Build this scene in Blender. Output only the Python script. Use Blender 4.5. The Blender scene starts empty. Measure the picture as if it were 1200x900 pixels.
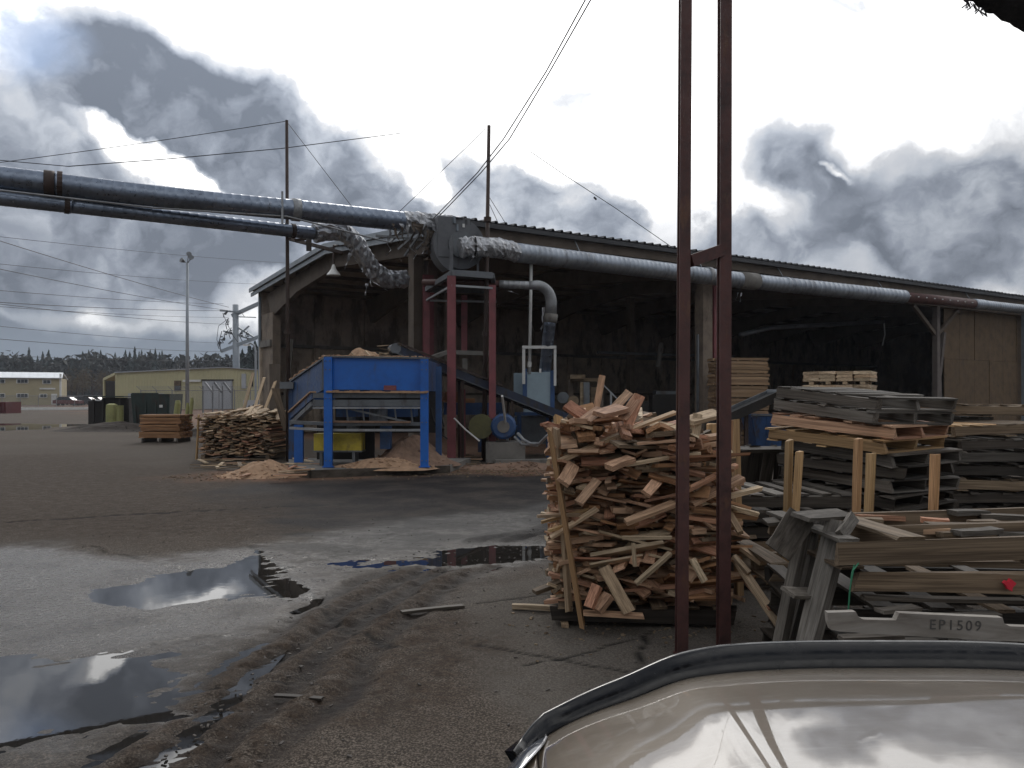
import bpy, math, random
import numpy as np
from mathutils import Vector, Matrix, Euler, noise

random.seed(7)
rng = np.random.default_rng(7)
C = bpy.context.scene.collection
SC = bpy.context.scene
R = math.radians
H = 1.65          # eye height
HY = 464.0        # row of the horizon in the 1200x900 photograph
F = 950.0         # focal length in photo pixels

# ------------------------------------------------------------------ camera
cam_d = bpy.data.cameras.new('camera'); cam = bpy.data.objects.new('camera', cam_d); C.objects.link(cam)
cam.location = (0, 0, H); cam.rotation_euler = (R(90), 0, 0)
cam_d.sensor_width = 36; cam_d.lens = F / 1200 * 36
cam_d.shift_y = (HY - 450) / 1200
cam_d.clip_start = 0.05; cam_d.clip_end = 5000
SC.camera = cam
SC.view_settings.view_transform = 'Standard'; SC.view_settings.look = 'None'
SC.view_settings.exposure = 0.12; SC.view_settings.gamma = 1
SC.view_settings.use_curve_mapping = False

# ------------------------------------------------------------------ sky
SUN_AZ, SUN_EL = R(-6), R(33)      # azimuth from +Y towards +X
sun_dir = Vector((math.sin(SUN_AZ)*math.cos(SUN_EL), math.cos(SUN_AZ)*math.cos(SUN_EL), math.sin(SUN_EL)))
W = bpy.data.worlds.new("World"); SC.world = W; W.use_nodes = True
nt = W.node_tree; N = nt.nodes; L = nt.links
for n in list(N): N.remove(n)
def nd(nodes, t, **kw):
    n = nodes.new(t)
    for k, v in kw.items(): setattr(n, k, v)
    return n
def vm(op, a, b=None, nodes=None, links=None):
    nodes = nodes or N; links = links or L
    n = nodes.new('ShaderNodeVectorMath'); n.operation = op
    for i, v in enumerate((a, b)):
        if v is None: continue
        if hasattr(v, 'links'): links.new(v, n.inputs[i])
        else: n.inputs[i].default_value = v
    return n.outputs['Value'] if op in ('LENGTH', 'DOT_PRODUCT') else n.outputs[0]
def mt(op, a, b=None, c=None, nodes=None, links=None, clamp=False):
    nodes = nodes or N; links = links or L
    n = nodes.new('ShaderNodeMath'); n.operation = op; n.use_clamp = clamp
    for i, v in enumerate((a, b, c)):
        if v is None: continue
        if hasattr(v, 'links'): links.new(v, n.inputs[i])
        else: n.inputs[i].default_value = v
    return n.outputs[0]
def noisen(vec, scale, detail=6, rough=.55, nodes=None, links=None, dist=0):
    nodes = nodes or N; links = links or L
    n = nodes.new('ShaderNodeTexNoise'); n.inputs['Scale'].default_value = scale
    n.inputs['Detail'].default_value = detail; n.inputs['Roughness'].default_value = rough
    n.inputs['Distortion'].default_value = dist
    links.new(vec, n.inputs['Vector']); return n
def mrange(v, a, b, c=0., d=1., nodes=None, links=None, smooth=True):
    nodes = nodes or N; links = links or L
    n = nodes.new('ShaderNodeMapRange'); n.interpolation_type = 'SMOOTHSTEP' if smooth else 'LINEAR'
    links.new(v, n.inputs[0])
    for i, x in zip((1, 2, 3, 4), (a, b, c, d)): n.inputs[i].default_value = x
    return n.outputs[0]
def ramp(v, stops, nodes=None, links=None, interp='LINEAR'):
    nodes = nodes or N; links = links or L
    n = nodes.new('ShaderNodeValToRGB'); links.new(v, n.inputs[0]); n.color_ramp.interpolation = interp
    e = n.color_ramp.elements
    while len(e) < len(stops): e.new(0.5)
    for q, (p, c) in zip(e, stops):
        q.position = p; q.color = (c[0], c[1], c[2], 1)
    return n.outputs[0]
def mixc(f, a, b, nodes=None, links=None, mode='MIX'):
    nodes = nodes or N; links = links or L
    n = nodes.new('ShaderNodeMix'); n.data_type = 'RGBA'; n.blend_type = mode
    for i, v in ((0, f), (6, a), (7, b)):
        if hasattr(v, 'links'): links.new(v, n.inputs[i])
        elif i == 0: n.inputs[0].default_value = v
        else: n.inputs[i].default_value = (v[0], v[1], v[2], 1)
    return n.outputs[2]

tc = N.new('ShaderNodeTexCoord'); D0 = tc.outputs['Generated']
sky = nd(N, 'ShaderNodeTexSky', sky_type='NISHITA', sun_disc=False)
sky.sun_elevation = SUN_EL; sky.sun_rotation = SUN_AZ
# clouds: banks of cumulus at their directions in the sky, edges broken by warped noise
w1 = noisen(D0, 5.0, 4, .5); w2 = noisen(D0, 15.0, 5, .55)
warp = vm('SCALE', vm('SUBTRACT', w1.outputs['Color'], (.5, .5, .5)), None); warp.node.inputs['Scale'].default_value = .13
warp2 = vm('SCALE', vm('SUBTRACT', w2.outputs['Color'], (.5, .5, .5)), None); warp2.node.inputs['Scale'].default_value = .06
DW = vm('ADD', vm('ADD', D0, warp), warp2)
def blob(px, py, rx, ry, amp, rot=0):
    d = Vector(((px-600)/F, 1, (HY-py)/F)); s = d.length; d.normalize()
    n = N.new('ShaderNodeMapping'); n.vector_type = 'TEXTURE'
    n.inputs['Location'].default_value = d; n.inputs['Rotation'].default_value = (0, R(rot), 0)
    n.inputs['Scale'].default_value = (rx/F/s*1.0, .5, ry/F/s)
    L.new(DW, n.inputs['Vector'])
    return mrange(vm('LENGTH', n.outputs[0]), 1.25, 0.25, 0, amp)
blobs = [ # heavy bank over the left third, rising to a shoulder at the left mast
          (205,135,125,62,.9,22), (290,270,140,40,.5,0), (300,175,150,75,1.0,25), (400,215,120,70,.9,25), (455,250,80,40,.6,20),
          (110,110,120,60,.6,0), (40,170,140,90,.6,0), (50,235,120,50,.6,0), (60,30,80,40,.2,0),
          (60,298,210,46,1.25,3), (220,290,180,45,.7,0), (330,280,120,50,.7,0), (150,345,260,26,.38,0), (150,400,420,30,1.0,0), (100,325,90,10,-.3,0), (-150,250,180,200,.8,0),
          # middle and right banks
          (580,235,70,45,.75,0), (660,245,110,45,.7,8), (760,262,100,36,.6,0), (560,205,50,25,.4,0), (860,290,150,36,.55,0),
          (925,200,64,40,.62,10), (1000,238,105,40,.72,16), (1090,265,85,36,.75,14), (1070,192,80,30,.45,0), (1160,200,70,38,.42,0), (1110,222,70,30,.35,0),
          (1000,300,260,40,.45,0), (1180,290,120,70,.45,0), (1240,200,120,120,.5,0),
          (985,6,60,14,.3,0), (675,122,30,10,.3,0),
          # breaks that let the light through
          (165,192,66,26,-.9,22), (240,222,66,18,-.85,18), (110,160,50,18,-.8,0), (510,215,26,26,-.9,60), (985,207,18,6,-.6,0) ]
acc = None
for b in blobs:
    v = blob(*b); acc = v if acc is None else mt('ADD', acc, v)
sep = N.new('ShaderNodeSeparateXYZ'); L.new(D0, sep.inputs[0]); dz = sep.outputs['Z']; dy = sep.outputs['Y']
# the same broken overcast goes on over the rest of the sky
Dl = vm('MULTIPLY', DW, (1, 1, 1.6))
big = noisen(Dl, 2.2, 5, .55)
rest = mrange(big.outputs[0], .40, .64, 0, 1.0)
front = mt('MULTIPLY', mrange(dy, .45, .75), mrange(dz, .62, .46))
gen = mt('MULTIPLY', rest, mt('SUBTRACT', 1, front))
fine = noisen(DW, 8.0, 8, .56)
dens = mt('ADD', mt('ADD', acc, gen), mt('MULTIPLY', mt('SUBTRACT', fine.outputs[0], .5), .75))
dens = mt('ADD', dens, 0.0)
wisp = noisen(vm('MULTIPLY', DW, (1, 1, 2.2)), 16.0, 7, .56)
dens2 = mt('ADD', dens, mt('MULTIPLY', mt('SUBTRACT', wisp.outputs[0], .5), .35))
sdot = vm('DOT_PRODUCT', D0, tuple(sun_dir))
glow = mrange(sdot, .70, .985, 0, 1)
tone = noisen(vm('MULTIPLY', DW, (1, 1, 1.5)), 5.0, 9, .60)
bil = noisen(DW, 7.0, 4, .55)
puff = mt('MULTIPLY', mt('ABSOLUTE', mt('SUBTRACT', bil.outputs[0], .5)), 3.4)
tone2 = noisen(DW, 2.6, 4, .5)
var = mt('ADD', mt('MULTIPLY', mt('SUBTRACT', tone.outputs[0], .5), 3.2), mt('ADD', mt('SUBTRACT', .42, puff), mt('MULTIPLY', mt('SUBTRACT', tone2.outputs[0], .5), 2.4)))
dens3 = mt('ADD', mt('MINIMUM', mt('MULTIPLY', dens2, 1.25), .98), var)
dens3 = mt('MAXIMUM', mt('MINIMUM', dens3, mt('MULTIPLY', dens2, 1.7)), mt('MULTIPLY', dens2, .55))
ccol = ramp(mt('MULTIPLY', dens3, .6), [(0.0, (1.25, 1.25, 1.25)), (.09, (1.0, 1.0, 1.0)), (.18, (.74, .75, .77)), (.32, (.50, .515, .545)), (.52, (.37, .40, .45)), (.70, (.235, .262, .312)), (.92, (.13, .15, .185))])
away = mrange(sdot, -.2, .8, .62, 1.0)
bright = mt('ADD', mt('ADD', away, mt('MULTIPLY', glow, .35)), mrange(dz, .20, .44, 0, .35))
ccol = mixc(1.0, ccol, nd(N, 'ShaderNodeCombineXYZ').outputs[0], mode='MULTIPLY')
cmb = [n for n in N if n.bl_idname == 'ShaderNodeCombineXYZ'][-1]
for i in range(3): L.new(bright, cmb.inputs[i])
# darker blue-grey band low over the horizon
low = mrange(dz, .12, .045, 0, .85)
ccol = mixc(low, ccol, (.22, .26, .315))
ccol10 = mixc(1.0, ccol, (10, 10, 10), mode='MULTIPLY')
# a gap of blue at the upper left
d = Vector(((15-600)/F, 1, (HY-55)/F)).normalized()
gp = N.new('ShaderNodeMapping'); gp.vector_type = 'TEXTURE'; gp.inputs['Location'].default_value = d
gp.inputs['Scale'].default_value = (.055, .3, .045); L.new(DW, gp.inputs['Vector'])
gap = mrange(vm('LENGTH', gp.outputs[0]), 1.2, .3, 0, .6)
skyb = mixc(1.0, sky.outputs[0], (.85, .95, 1.1), mode='MULTIPLY')
final = mixc(gap, ccol10, mixc(.5, skyb, (3.6, 5.0, 7.6)))
bg = N.new('ShaderNodeBackground'); bg.inputs['Strength'].default_value = 0.1
L.new(final, bg.inputs['Color'])
wo = N.new('ShaderNodeOutputWorld'); L.new(bg.outputs[0], wo.inputs[0])
# ------------------------------------------------------------------ sun
sd = bpy.data.lights.new('sun', 'SUN'); sd.energy = 0.6; sd.angle = R(14); sd.color = (1, .95, .88)
so = bpy.data.objects.new('sun', sd); C.objects.link(so)
so.rotation_euler = sun_dir.to_track_quat('Z', 'Y').to_euler(); so.location = (0, 0, 50)
SC.cycles.max_bounces = 9; SC.cycles.diffuse_bounces = 8; SC.cycles.glossy_bounces = 3; SC.cycles.transparent_max_bounces = 12

# ================================================================== helpers
def P(px, py, Y): return Vector(((px-600)/F*Y, Y, H + (HY-py)/F*Y))
def G(px, py):
    Y = H*F/(py-HY); return Vector(((px-600)/F*Y, Y, 0))
WM = {}
def tag(o, label=None, cat=None, group=None, kind=None):
    if label: o['label'] = label
    if cat: o['category'] = cat
    if group: o['group'] = group
    if kind: o['kind'] = kind
    return o
def thing(name, label, cat, loc=(0,0,0), rot=(0,0,0), group=None):
    o = bpy.data.objects.new(name, None); o.empty_display_size = .2; C.objects.link(o)
    o.location = loc; o.rotation_euler = rot
    WM[o.name] = Matrix.Translation(Vector(loc)) @ Euler(rot).to_matrix().to_4x4()
    return tag(o, label, cat, group)
def winv(parent): return WM[parent.name].inverted() if parent is not None and parent.name in WM else Matrix.Identity(4)
class MB:
    def __init__(s): s.v = []; s.f = []
    def add(s, vs, fs):
        k = len(s.v); s.v += [tuple(v) for v in vs]; s.f += [tuple(i+k for i in f) for f in fs]; return s
    def box(s, c, size, rot=None):
        c = Vector(c); h = Vector(size)/2; m = rot if rot is not None else Matrix.Identity(3)
        if isinstance(m, (tuple, list)): m = Euler(m).to_matrix()
        vs = [c + m @ Vector((x*h.x, y*h.y, z*h.z)) for x in (-1,1) for y in (-1,1) for z in (-1,1)]
        return s.add(vs, [(0,1,3,2),(4,6,7,5),(0,4,5,1),(2,3,7,6),(0,2,6,4),(1,5,7,3)])
    def bar(s, a, b, w, h, up=(0,0,1)):
        a = Vector(a); b = Vector(b); d = (b-a); ln = d.length; d.normalize(); u = Vector(up)
        if abs(d.dot(u)) > .98: u = Vector((0,1,0))
        x = d.cross(u).normalized(); z = x.cross(d).normalized()
        m = Matrix((x, d, z)).transposed()
        return s.box((a+b)/2, (w, ln, h), m)
    def tube(s, pts, r, seg=10, cap=True):
        pts = [Vector(p) for p in pts]; n = len(pts); k0 = len(s.v)
        rr = r if isinstance(r, (list, tuple)) else [r]*n
        t0 = (pts[1]-pts[0]).normalized(); up = Vector((0,0,1)) if abs(t0.z) < .9 else Vector((0,1,0))
        x = t0.cross(up).normalized()
        for i, p in enumerate(pts):
            t = (pts[min(i+1,n-1)]-pts[max(i-1,0)]).normalized()
            x = (x - t*x.dot(t)).normalized(); y = t.cross(x)
            for j in range(seg):
                a = 2*math.pi*j/seg; q = rr[i](a) if callable(rr[i]) else rr[i]
                s.v.append(tuple(p + x*math.cos(a)*q + y*math.sin(a)*q))
        for i in range(n-1):
            for j in range(seg):
                a = k0+i*seg+j; b = k0+i*seg+(j+1) % seg
                s.f.append((a, b, b+seg, a+seg))
        if cap:
            s.f.append(tuple(k0+j for j in reversed(range(seg)))); s.f.append(tuple(k0+(n-1)*seg+j for j in range(seg)))
        return s
    def prism(s, poly, off):
        off = Vector(off); n = len(poly); a = [Vector(p) for p in poly]
        fs = [tuple(range(n)), tuple(reversed(range(n, 2*n)))] + [(i, i+n, (i+1) % n+n, (i+1) % n) for i in range(n)]
        return s.add(a + [p+off for p in a], fs)
    def build(s, name, mat, parent=None, smooth=False, kind=None, label=None, local=False):
        m = bpy.data.meshes.new(name)
        M = Matrix.Identity(4) if local else winv(parent)
        m.from_pydata([tuple(M @ Vector(v)) for v in s.v], [], s.f)
        m.materials.append(mat)
        if smooth: m.polygons.foreach_set('use_smooth', [True]*len(m.polygons))
        m.update()
        o = bpy.data.objects.new(name, m); C.objects.link(o)
        if parent is not None:
            o.parent = parent
            if parent.name in WM: WM[o.name] = WM[parent.name]
        if kind: o['kind'] = kind
        if label: o['label'] = label
        return o
def lerp(a, b, t): return Vector(a)*(1-t) + Vector(b)*t
def arc(c, r, a0, a1, ax, ay, n=8):
    c = Vector(c); return [c + Vector(ax)*math.cos(a0+(a1-a0)*i/n)*r + Vector(ay)*math.sin(a0+(a1-a0)*i/n)*r for i in range(n+1)]

# ================================================================== materials
MATS = {}
def newmat(name):
    m = bpy.data.materials.new(name); m.use_nodes = True; nt = m.node_tree
    for n in list(nt.nodes): nt.nodes.remove(n)
    b = nt.nodes.new('ShaderNodeBsdfPrincipled'); o = nt.nodes.new('ShaderNodeOutputMaterial')
    nt.links.new(b.outputs[0], o.inputs[0]); MATS[name] = m
    return m, nt.nodes, nt.links, b
def bump(n, l, b, h, strength=.3, dist=.01):
    bp = n.new('ShaderNodeBump'); bp.inputs['Strength'].default_value = strength; bp.inputs['Distance'].default_value = dist
    l.new(h, bp.inputs['Height']); l.new(bp.outputs[0], b.inputs['Normal'])
def wood(name, c1, c2, c3, rough=.75, grain=1.0, dirt=.3, stretch=(1.5, 11, 11)):
    m, n, l, b = newmat(name)
    t = n.new('ShaderNodeTexCoord'); oi = n.new('ShaderNodeObjectInfo')
    off = vm('SCALE', (17., 31., 23.), None, n, l); l.new(oi.outputs['Random'], off.node.inputs['Scale'])
    v = vm('ADD', vm('MULTIPLY', t.outputs['Object'], stretch, n, l), off, n, l)
    g = noisen(v, 1.0, 7, .65, n, l, .6)
    g2 = noisen(vm('ADD', vm('MULTIPLY', t.outputs['Object'], (1.5, 3, 3), n, l), off, n, l), 1.4, 4, .6, n, l)
    base = ramp(oi.outputs['Random'], [(0, c1), (.5, c2), (1, c3)], n, l)
    gr = ramp(g.outputs[0], [(.32, (.48, .44, .41)), (.46, (.84, .82, .80)), (.56, (1.0, 1.0, 1.0)), (.70, (1.3, 1.28, 1.22))], n, l)
    col = mixc(grain, base, gr, n, l, 'MULTIPLY')
    dr = ramp(g2.outputs[0], [(.40, (.30, .27, .25)), (.50, (.75, .74, .72)), (.60, (1.1, 1.1, 1.1))], n, l)
    col = mixc(dirt, col, dr, n, l, 'MULTIPLY')
    # every piece a little lighter or darker than the next
    r2 = mt('FRACT', mt('MULTIPLY', oi.outputs['Random'], 7.31, None, n, l), None, None, n, l)
    hv = n.new('ShaderNodeHueSaturation'); l.new(col, hv.inputs['Color'])
    l.new(mrange(r2, 0, 1, .68, 1.22, n, l, False), hv.inputs['Value'])
    l.new(hv.outputs[0], b.inputs['Base Color']); b.inputs['Roughness'].default_value = rough
    b.inputs['Specular IOR Level'].default_value = .3
    bump(n, l, b, g.outputs[0], .45, .004)
    return m
M_fresh = wood('fresh_fir_wood', (.52,.285,.185), (.60,.40,.26), (.45,.215,.135), dirt=.5)
M_pale = wood('pale_wood', (.58,.43,.29), (.64,.51,.35), (.50,.35,.22), dirt=.5)
M_orange = wood('orange_wood', (.33,.17,.085), (.40,.22,.11), (.27,.13,.07), dirt=.6)
M_stake = wood('stake_wood', (.44,.28,.14), (.50,.34,.17), (.42,.24,.12), dirt=.35, stretch=(1.5,11,11))
M_grey = wood('weathered_grey_wood', (.12,.10,.08), (.16,.148,.132), (.075,.064,.052), dirt=.6)
M_dark = wood('wet_dark_wood', (.05,.04,.032), (.085,.072,.058), (.03,.025,.02), rough=.6, dirt=.6)
M_brown = wood('brown_pallet_wood', (.18,.13,.085), (.24,.18,.12), (.13,.095,.065), dirt=.6)
M_lumber = wood('stacked_lumber_wood', (.36,.24,.14), (.40,.27,.165), (.31,.20,.12), dirt=.3)

def plain(name, col, rough=.6, metal=0., var=.35, scale=3., bumps=.1, spec=.5, dirt=None, coat=0, rnd=0.):
    m, n, l, b = newmat(name)
    t = n.new('ShaderNodeTexCoord')
    a = noisen(t.outputs['Object'], scale, 8, .62, n, l); c = noisen(t.outputs['Object'], scale*7, 4, .6, n, l)
    f = mt('ADD', mt('MULTIPLY', a.outputs[0], .7, None, n, l), mt('MULTIPLY', c.outputs[0], .3, None, n, l), None, n, l)
    lo = tuple(x*(1-var) for x in col); hi = tuple(min(1, x*(1+var*.6)) for x in col)
    cc = ramp(f, [(.35, lo), (.5, col), (.65, hi)], n, l)
    if dirt:
        dd = noisen(vm('MULTIPLY', t.outputs['Object'], (1, 1, .35), n, l), scale*1.7, 9, .7, n, l)
        cc = mixc(mrange(dd.outputs[0], dirt[1], dirt[1]+.13, 0, dirt[2], n, l), cc, dirt[0], n, l)
    l.new(cc, b.inputs['Base Color']); b.inputs['Metallic'].default_value = metal
    l.new(mrange(c.outputs[0], .3, .7, max(.03, rough-.1), min(1, rough+.1), n, l), b.inputs['Roughness'])
    b.inputs['Specular IOR Level'].default_value = spec; b.inputs['Coat Weight'].default_value = coat
    if bumps: bump(n, l, b, f, bumps, .02)
    return m
RUST = ((.09,.035,.018))
M_rust = plain('rusty_maroon_paint', (.075,.030,.026), .62, 0, .55, 4.5, .4, dirt=((.115,.052,.028), .54, .8))
M_redpost = plain('faded_red_paint', (.185,.052,.058), .6, 0, .35, 2.0, .2, dirt=((.07,.035,.03), .56, .7))
M_pole = plain('dark_rusted_steel', (.045,.028,.022), .6, .3, .4, 3, .2)
M_galvl = plain('light_galvanised_duct', (.31,.34,.385), .42, .8, .35, 1.6, .12, dirt=((.13,.12,.11), .56, .7))
M_galv = plain('galvanised_duct', (.20,.235,.295), .36, .85, .30, 1.6, .15, dirt=((.16,.15,.14), .60, .6))
M_galv2 = plain('dull_galvanised_pipe', (.30,.31,.32), .5, .6, .35, 2, .15, dirt=((.10,.055,.035), .56, .7))
M_foil = plain('torn_foil_wrap', (.42,.43,.45), .42, .65, .5, 5, .9, dirt=((.10,.09,.085), .52, .85))
M_steel = plain('grey_steel', (.13,.14,.15), .5, .4, .35, 2, .15, dirt=((.06,.045,.035), .55, .7))
M_fan = plain('grey_fan_casing', (.12,.125,.135), .55, .2, .3, 1.5, .15, dirt=((.07,.06,.055), .55, .7))
M_blue = plain('bright_blue_paint', (.007,.105,.42), .45, 0, .25, 1.5, .12, dirt=((.05,.06,.08), .60, .6))
M_dblue = plain('dull_blue_paint', (.022,.065,.17), .5, 0, .4, 2.0, .15, dirt=((.05,.035,.025), .52, .8))
M_cab = plain('pale_blue_grey_paint', (.27,.35,.40), .5, 0, .15, 1.5, .05, dirt=((.12,.11,.10), .60, .6))
M_yellow = plain('dirty_yellow_paint', (.42,.33,.03), .55, 0, .35, 2, .1, dirt=((.07,.05,.03), .55, .8))
M_conc = plain('stained_concrete', (.42,.345,.27), .85, 0, .5, .9, .4, dirt=((.10,.08,.06), .50, .8))
M_concd = plain('dark_stained_concrete', (.36,.30,.25), .9, 0, .5, .7, .3, dirt=((.10,.08,.065), .47, .8))
M_conc2 = plain('worn_concrete', (.16,.15,.135), .8, 0, .3, 2.5, .4, dirt=((.05,.04,.035), .52, .7))
M_beam = plain('old_dark_timber', (.11,.086,.066), .85, 0, .4, 2, .3)
M_roofm = plain('dark_roof_metal', (.055,.056,.06), .55, .3, .3, .8, .1)
M_under = plain('roof_deck_underside', (.30,.26,.21), .9, 0, .4, 1, .2)
M_pier = plain('brown_stained_concrete', (.19,.15,.115), .85, 0, .45, 1.2, .4, dirt=((.05,.04,.03), .52, .8))
M_fork = plain('dull_grey_brown_paint', (.12,.10,.09), .7, 0, .4, 3, .2)
M_trim = plain('grey_blue_trim', (.20,.23,.26), .5, .2, .25, 2, .1, dirt=((.08,.08,.08), .58, .6))
M_ply = plain('brown_plywood', (.115,.073,.037), .75, 0, .35, 3, .15, dirt=((.07,.045,.028), .52, .7))
M_black = plain('black_plastic', (.005,.005,.006), .18, 0, .2, 5, 0, spec=.4)
M_rubber = plain('black_rubber', (.015,.015,.015), .75, 0, .2, 8, .1)
M_belt = plain('conveyor_belt', (.02,.019,.018), .7, 0, .3, 8, .1)
M_white = plain('white_paint', (.62,.62,.60), .5, 0, .15, 3, .05, dirt=((.2,.18,.16), .6, .5))
M_pvc = plain('off_white_pipe', (.55,.55,.53), .45, 0, .15, 4, .05)
M_wire = plain('black_cable', (.02,.02,.022), .6, 0, .1, 3, 0)
M_saw = plain('sawdust', (.37,.235,.145), .95, 0, .35, 9, .9)
M_saw2 = plain('dirty_sawdust', (.20,.125,.085), .95, 0, .4, 6, .9)
M_dgreen = plain('dark_green_paint', (.018,.032,.028), .5, 0, .4, 2, .1, dirt=((.03,.02,.015), .5, .8))
M_dbin = plain('black_brown_steel', (.018,.015,.013), .6, .1, .4, 2, .1)
M_ygreen = plain('yellow_green_paint', (.26,.26,.10), .6, 0, .3, 2, .1, dirt=((.15,.13,.07), .55, .5))
M_ybld = plain('yellow_metal_siding', (.47,.44,.27), .6, 0, .12, .25, .02)
M_tanbld = plain('tan_siding', (.38,.33,.21), .7, 0, .12, .25, .02)
M_wroof = plain('white_metal_roof', (.62,.65,.68), .4, .1, .12, .4, .02)
M_gbld = plain('grey_panel', (.36,.38,.41), .6, 0, .15, .5, .02)
M_glass = plain('dark_window_glass', (.02,.025,.03), .1, 0, .2, 1, 0)
M_soil = plain('dark_soil', (.035,.026,.02), .95, 0, .5, 3, .8)
M_redbox = plain('dark_red_container', (.09,.012,.015), .55, 0, .3, 1.5, .1)
M_gwire = plain('galvanised_wire', (.25,.26,.27), .5, .6, .2, 2, 0)
M_steelpole = plain('grey_steel_mast', (.27,.30,.33), .5, .3, .2, .6, .05)
M_twine = plain('green_twine', (.02,.16,.08), .6, 0, .2, 5, 0)
M_ink = plain('black_stamp_ink', (.085,.08,.075), .8, 0, .2, 5, 0)
M_redink = plain('red_paint_mark', (.55,.02,.04), .7, 0, .2, 5, 0)
M_lamp = plain('enamel_lamp_shade', (.55,.55,.53), .4, 0, .2, 3, .05)
M_lens = plain('headlight_lens', (.07,.075,.085), .06, 0, .2, 8, 0)
M_chrome = plain('rim_metal', (.5,.5,.52), .25, .9, .1, 4, 0)
M_carred = plain('parked_car_red', (.10,.015,.015), .3, 0, .1, 2, 0)
M_carsil = plain('parked_car_silver', (.35,.36,.37), .3, .2, .1, 2, 0)
M_carblk = plain('parked_car_dark', (.03,.03,.035), .3, 0, .1, 2, 0)

# car paint
m, n, l, b = newmat('champagne_car_paint'); M_paint = m
t = n.new('ShaderNodeTexCoord')
q = noisen(t.outputs['Object'], 900, 2, .5, n, l)
q2 = noisen(t.outputs['Object'], 3, 7, .65, n, l); q3 = noisen(vm('MULTIPLY', t.outputs['Object'], (1, 6, 1), n, l), 9, 7, .7, n, l)
l.new(mixc(mrange(q3.outputs[0], .52, .72, 0, .35, n, l), ramp(q.outputs[0], [(.3, (.085,.060,.034)), (.7, (.13,.094,.055))], n, l), (.20,.185,.155), n, l), b.inputs['Base Color'])
b.inputs['Metallic'].default_value = .15
l.new(mrange(q2.outputs[0], .3, .75, .28, .5, n, l), b.inputs['Roughness'])
b.inputs['Coat Weight'].default_value = 1.0; b.inputs['Coat IOR'].default_value = 2.35
l.new(mrange(q3.outputs[0], .45, .8, .015, .12, n, l), b.inputs['Coat Roughness'])

# chain link: thin sheet of wire lattice
def alpha_mat(name, col, scale, width, axes=(1, 1)):
    m, n, l, b = newmat(name); b.inputs['Base Color'].default_value = (*col, 1); b.inputs['Metallic'].default_value = .5
    t = n.new('ShaderNodeTexCoord'); s = n.new('ShaderNodeSeparateXYZ'); l.new(t.outputs['Object'], s.inputs[0])
    outs = []
    for sg in (1, -1):
        a = mt('ADD', mt('MULTIPLY', s.outputs['X'], scale, None, n, l), mt('MULTIPLY', s.outputs['Z'], scale*sg, None, n, l), None, n, l)
        fr = mt('FRACT', a, None, None, n, l); outs.append(mt('LESS_THAN', fr, width, None, n, l))
    f = mt('MAXIMUM', outs[0], outs[1], None, n, l)
    l.new(f, b.inputs['Alpha']); return m
M_mesh = alpha_mat('chain_link_mesh', (.22,.23,.24), 12, .11)

# foliage
def leafmat(name, cols):
    m, n, l, b = newmat(name); t = n.new('ShaderNodeTexCoord'); oi = n.new('ShaderNodeObjectInfo')
    a = noisen(t.outputs['Object'], .9, 5, .6, n, l)
    l.new(ramp(a.outputs[0], [(.3, cols[0]), (.5, cols[1]), (.7, cols[2])], n, l), b.inputs['Base Color'])
    b.inputs['Roughness'].default_value = .85; return m
M_conifer = leafmat('conifer_needles', ((.012,.022,.022), (.02,.034,.033), (.03,.045,.04)))
M_autumn = leafmat('autumn_foliage', ((.045,.035,.018), (.075,.052,.022), (.06,.055,.03)))
M_wood2 = leafmat('dark_woodland', ((.012,.018,.019), (.018,.023,.022), (.032,.028,.018)))
M_trunk = plain('tree_bark', (.04,.032,.026), .9, 0, .3, 3, .2)

# ================================================================== ground
NZ = lambda x, y, s, o=0: noise.noise(Vector((x*s+o, y*s-o, o*.37)))
def axis(lo, hi, d0, d1, step, grow=1.22, maxstep=60):
    a = list(np.arange(d0, d1+1e-6, step)); s = step; x = d1
    while x < hi: s = min(s*grow, maxstep); x += s; a.append(x)
    s = step; x = d0; bb = []
    while x > lo: s = min(s*grow, maxstep); x -= s; bb.append(x)
    return np.array(bb[::-1]+a)
xs = axis(-900, 900, -7.2, 4.2, .045); 
ys_a = list(np.arange(3.2, 9.0, .03)); s = .03; y = ys_a[-1]
while y < 1500: s = min(s*1.03, 60); y += s; ys_a.append(y)
bb = []; s = .03; y = 3.2
while y > -60: s = min(s*1.3, 20); y -= s; bb.append(y)
ys = np.array(bb[::-1]+ys_a)
XX, YY = np.meshgrid(xs, ys)
# photo coordinates of each ground point, used to lay out stains and puddles in the yard
def vnoise(x, y, s, seed=0, octv=4, rough=.5):
    out = np.zeros_like(x); amp = 1; tot = 0
    for o in range(octv):
        r = np.random.default_rng(seed*17+o); tab = r.random((256, 256))
        u = x*s*(2**o)+o*13.7; v = y*s*(2**o)+o*7.3
        iu = np.floor(u).astype(int); iv = np.floor(v).astype(int); fu = u-iu; fv = v-iv
        fu = fu*fu*(3-2*fu); fv = fv*fv*(3-2*fv)
        a = tab[iu % 256, iv % 256]; b_ = tab[(iu+1) % 256, iv % 256]; c = tab[iu % 256, (iv+1) % 256]; d_ = tab[(iu+1) % 256, (iv+1) % 256]
        out += amp*((a*(1-fu)+b_*fu)*(1-fv)+(c*(1-fu)+d_*fu)*fv); tot += amp; amp *= rough
    return out/tot
def sst(x, a, b): 
    t = np.clip((x-a)/(b-a), 0, 1); return t*t*(3-2*t)
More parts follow.
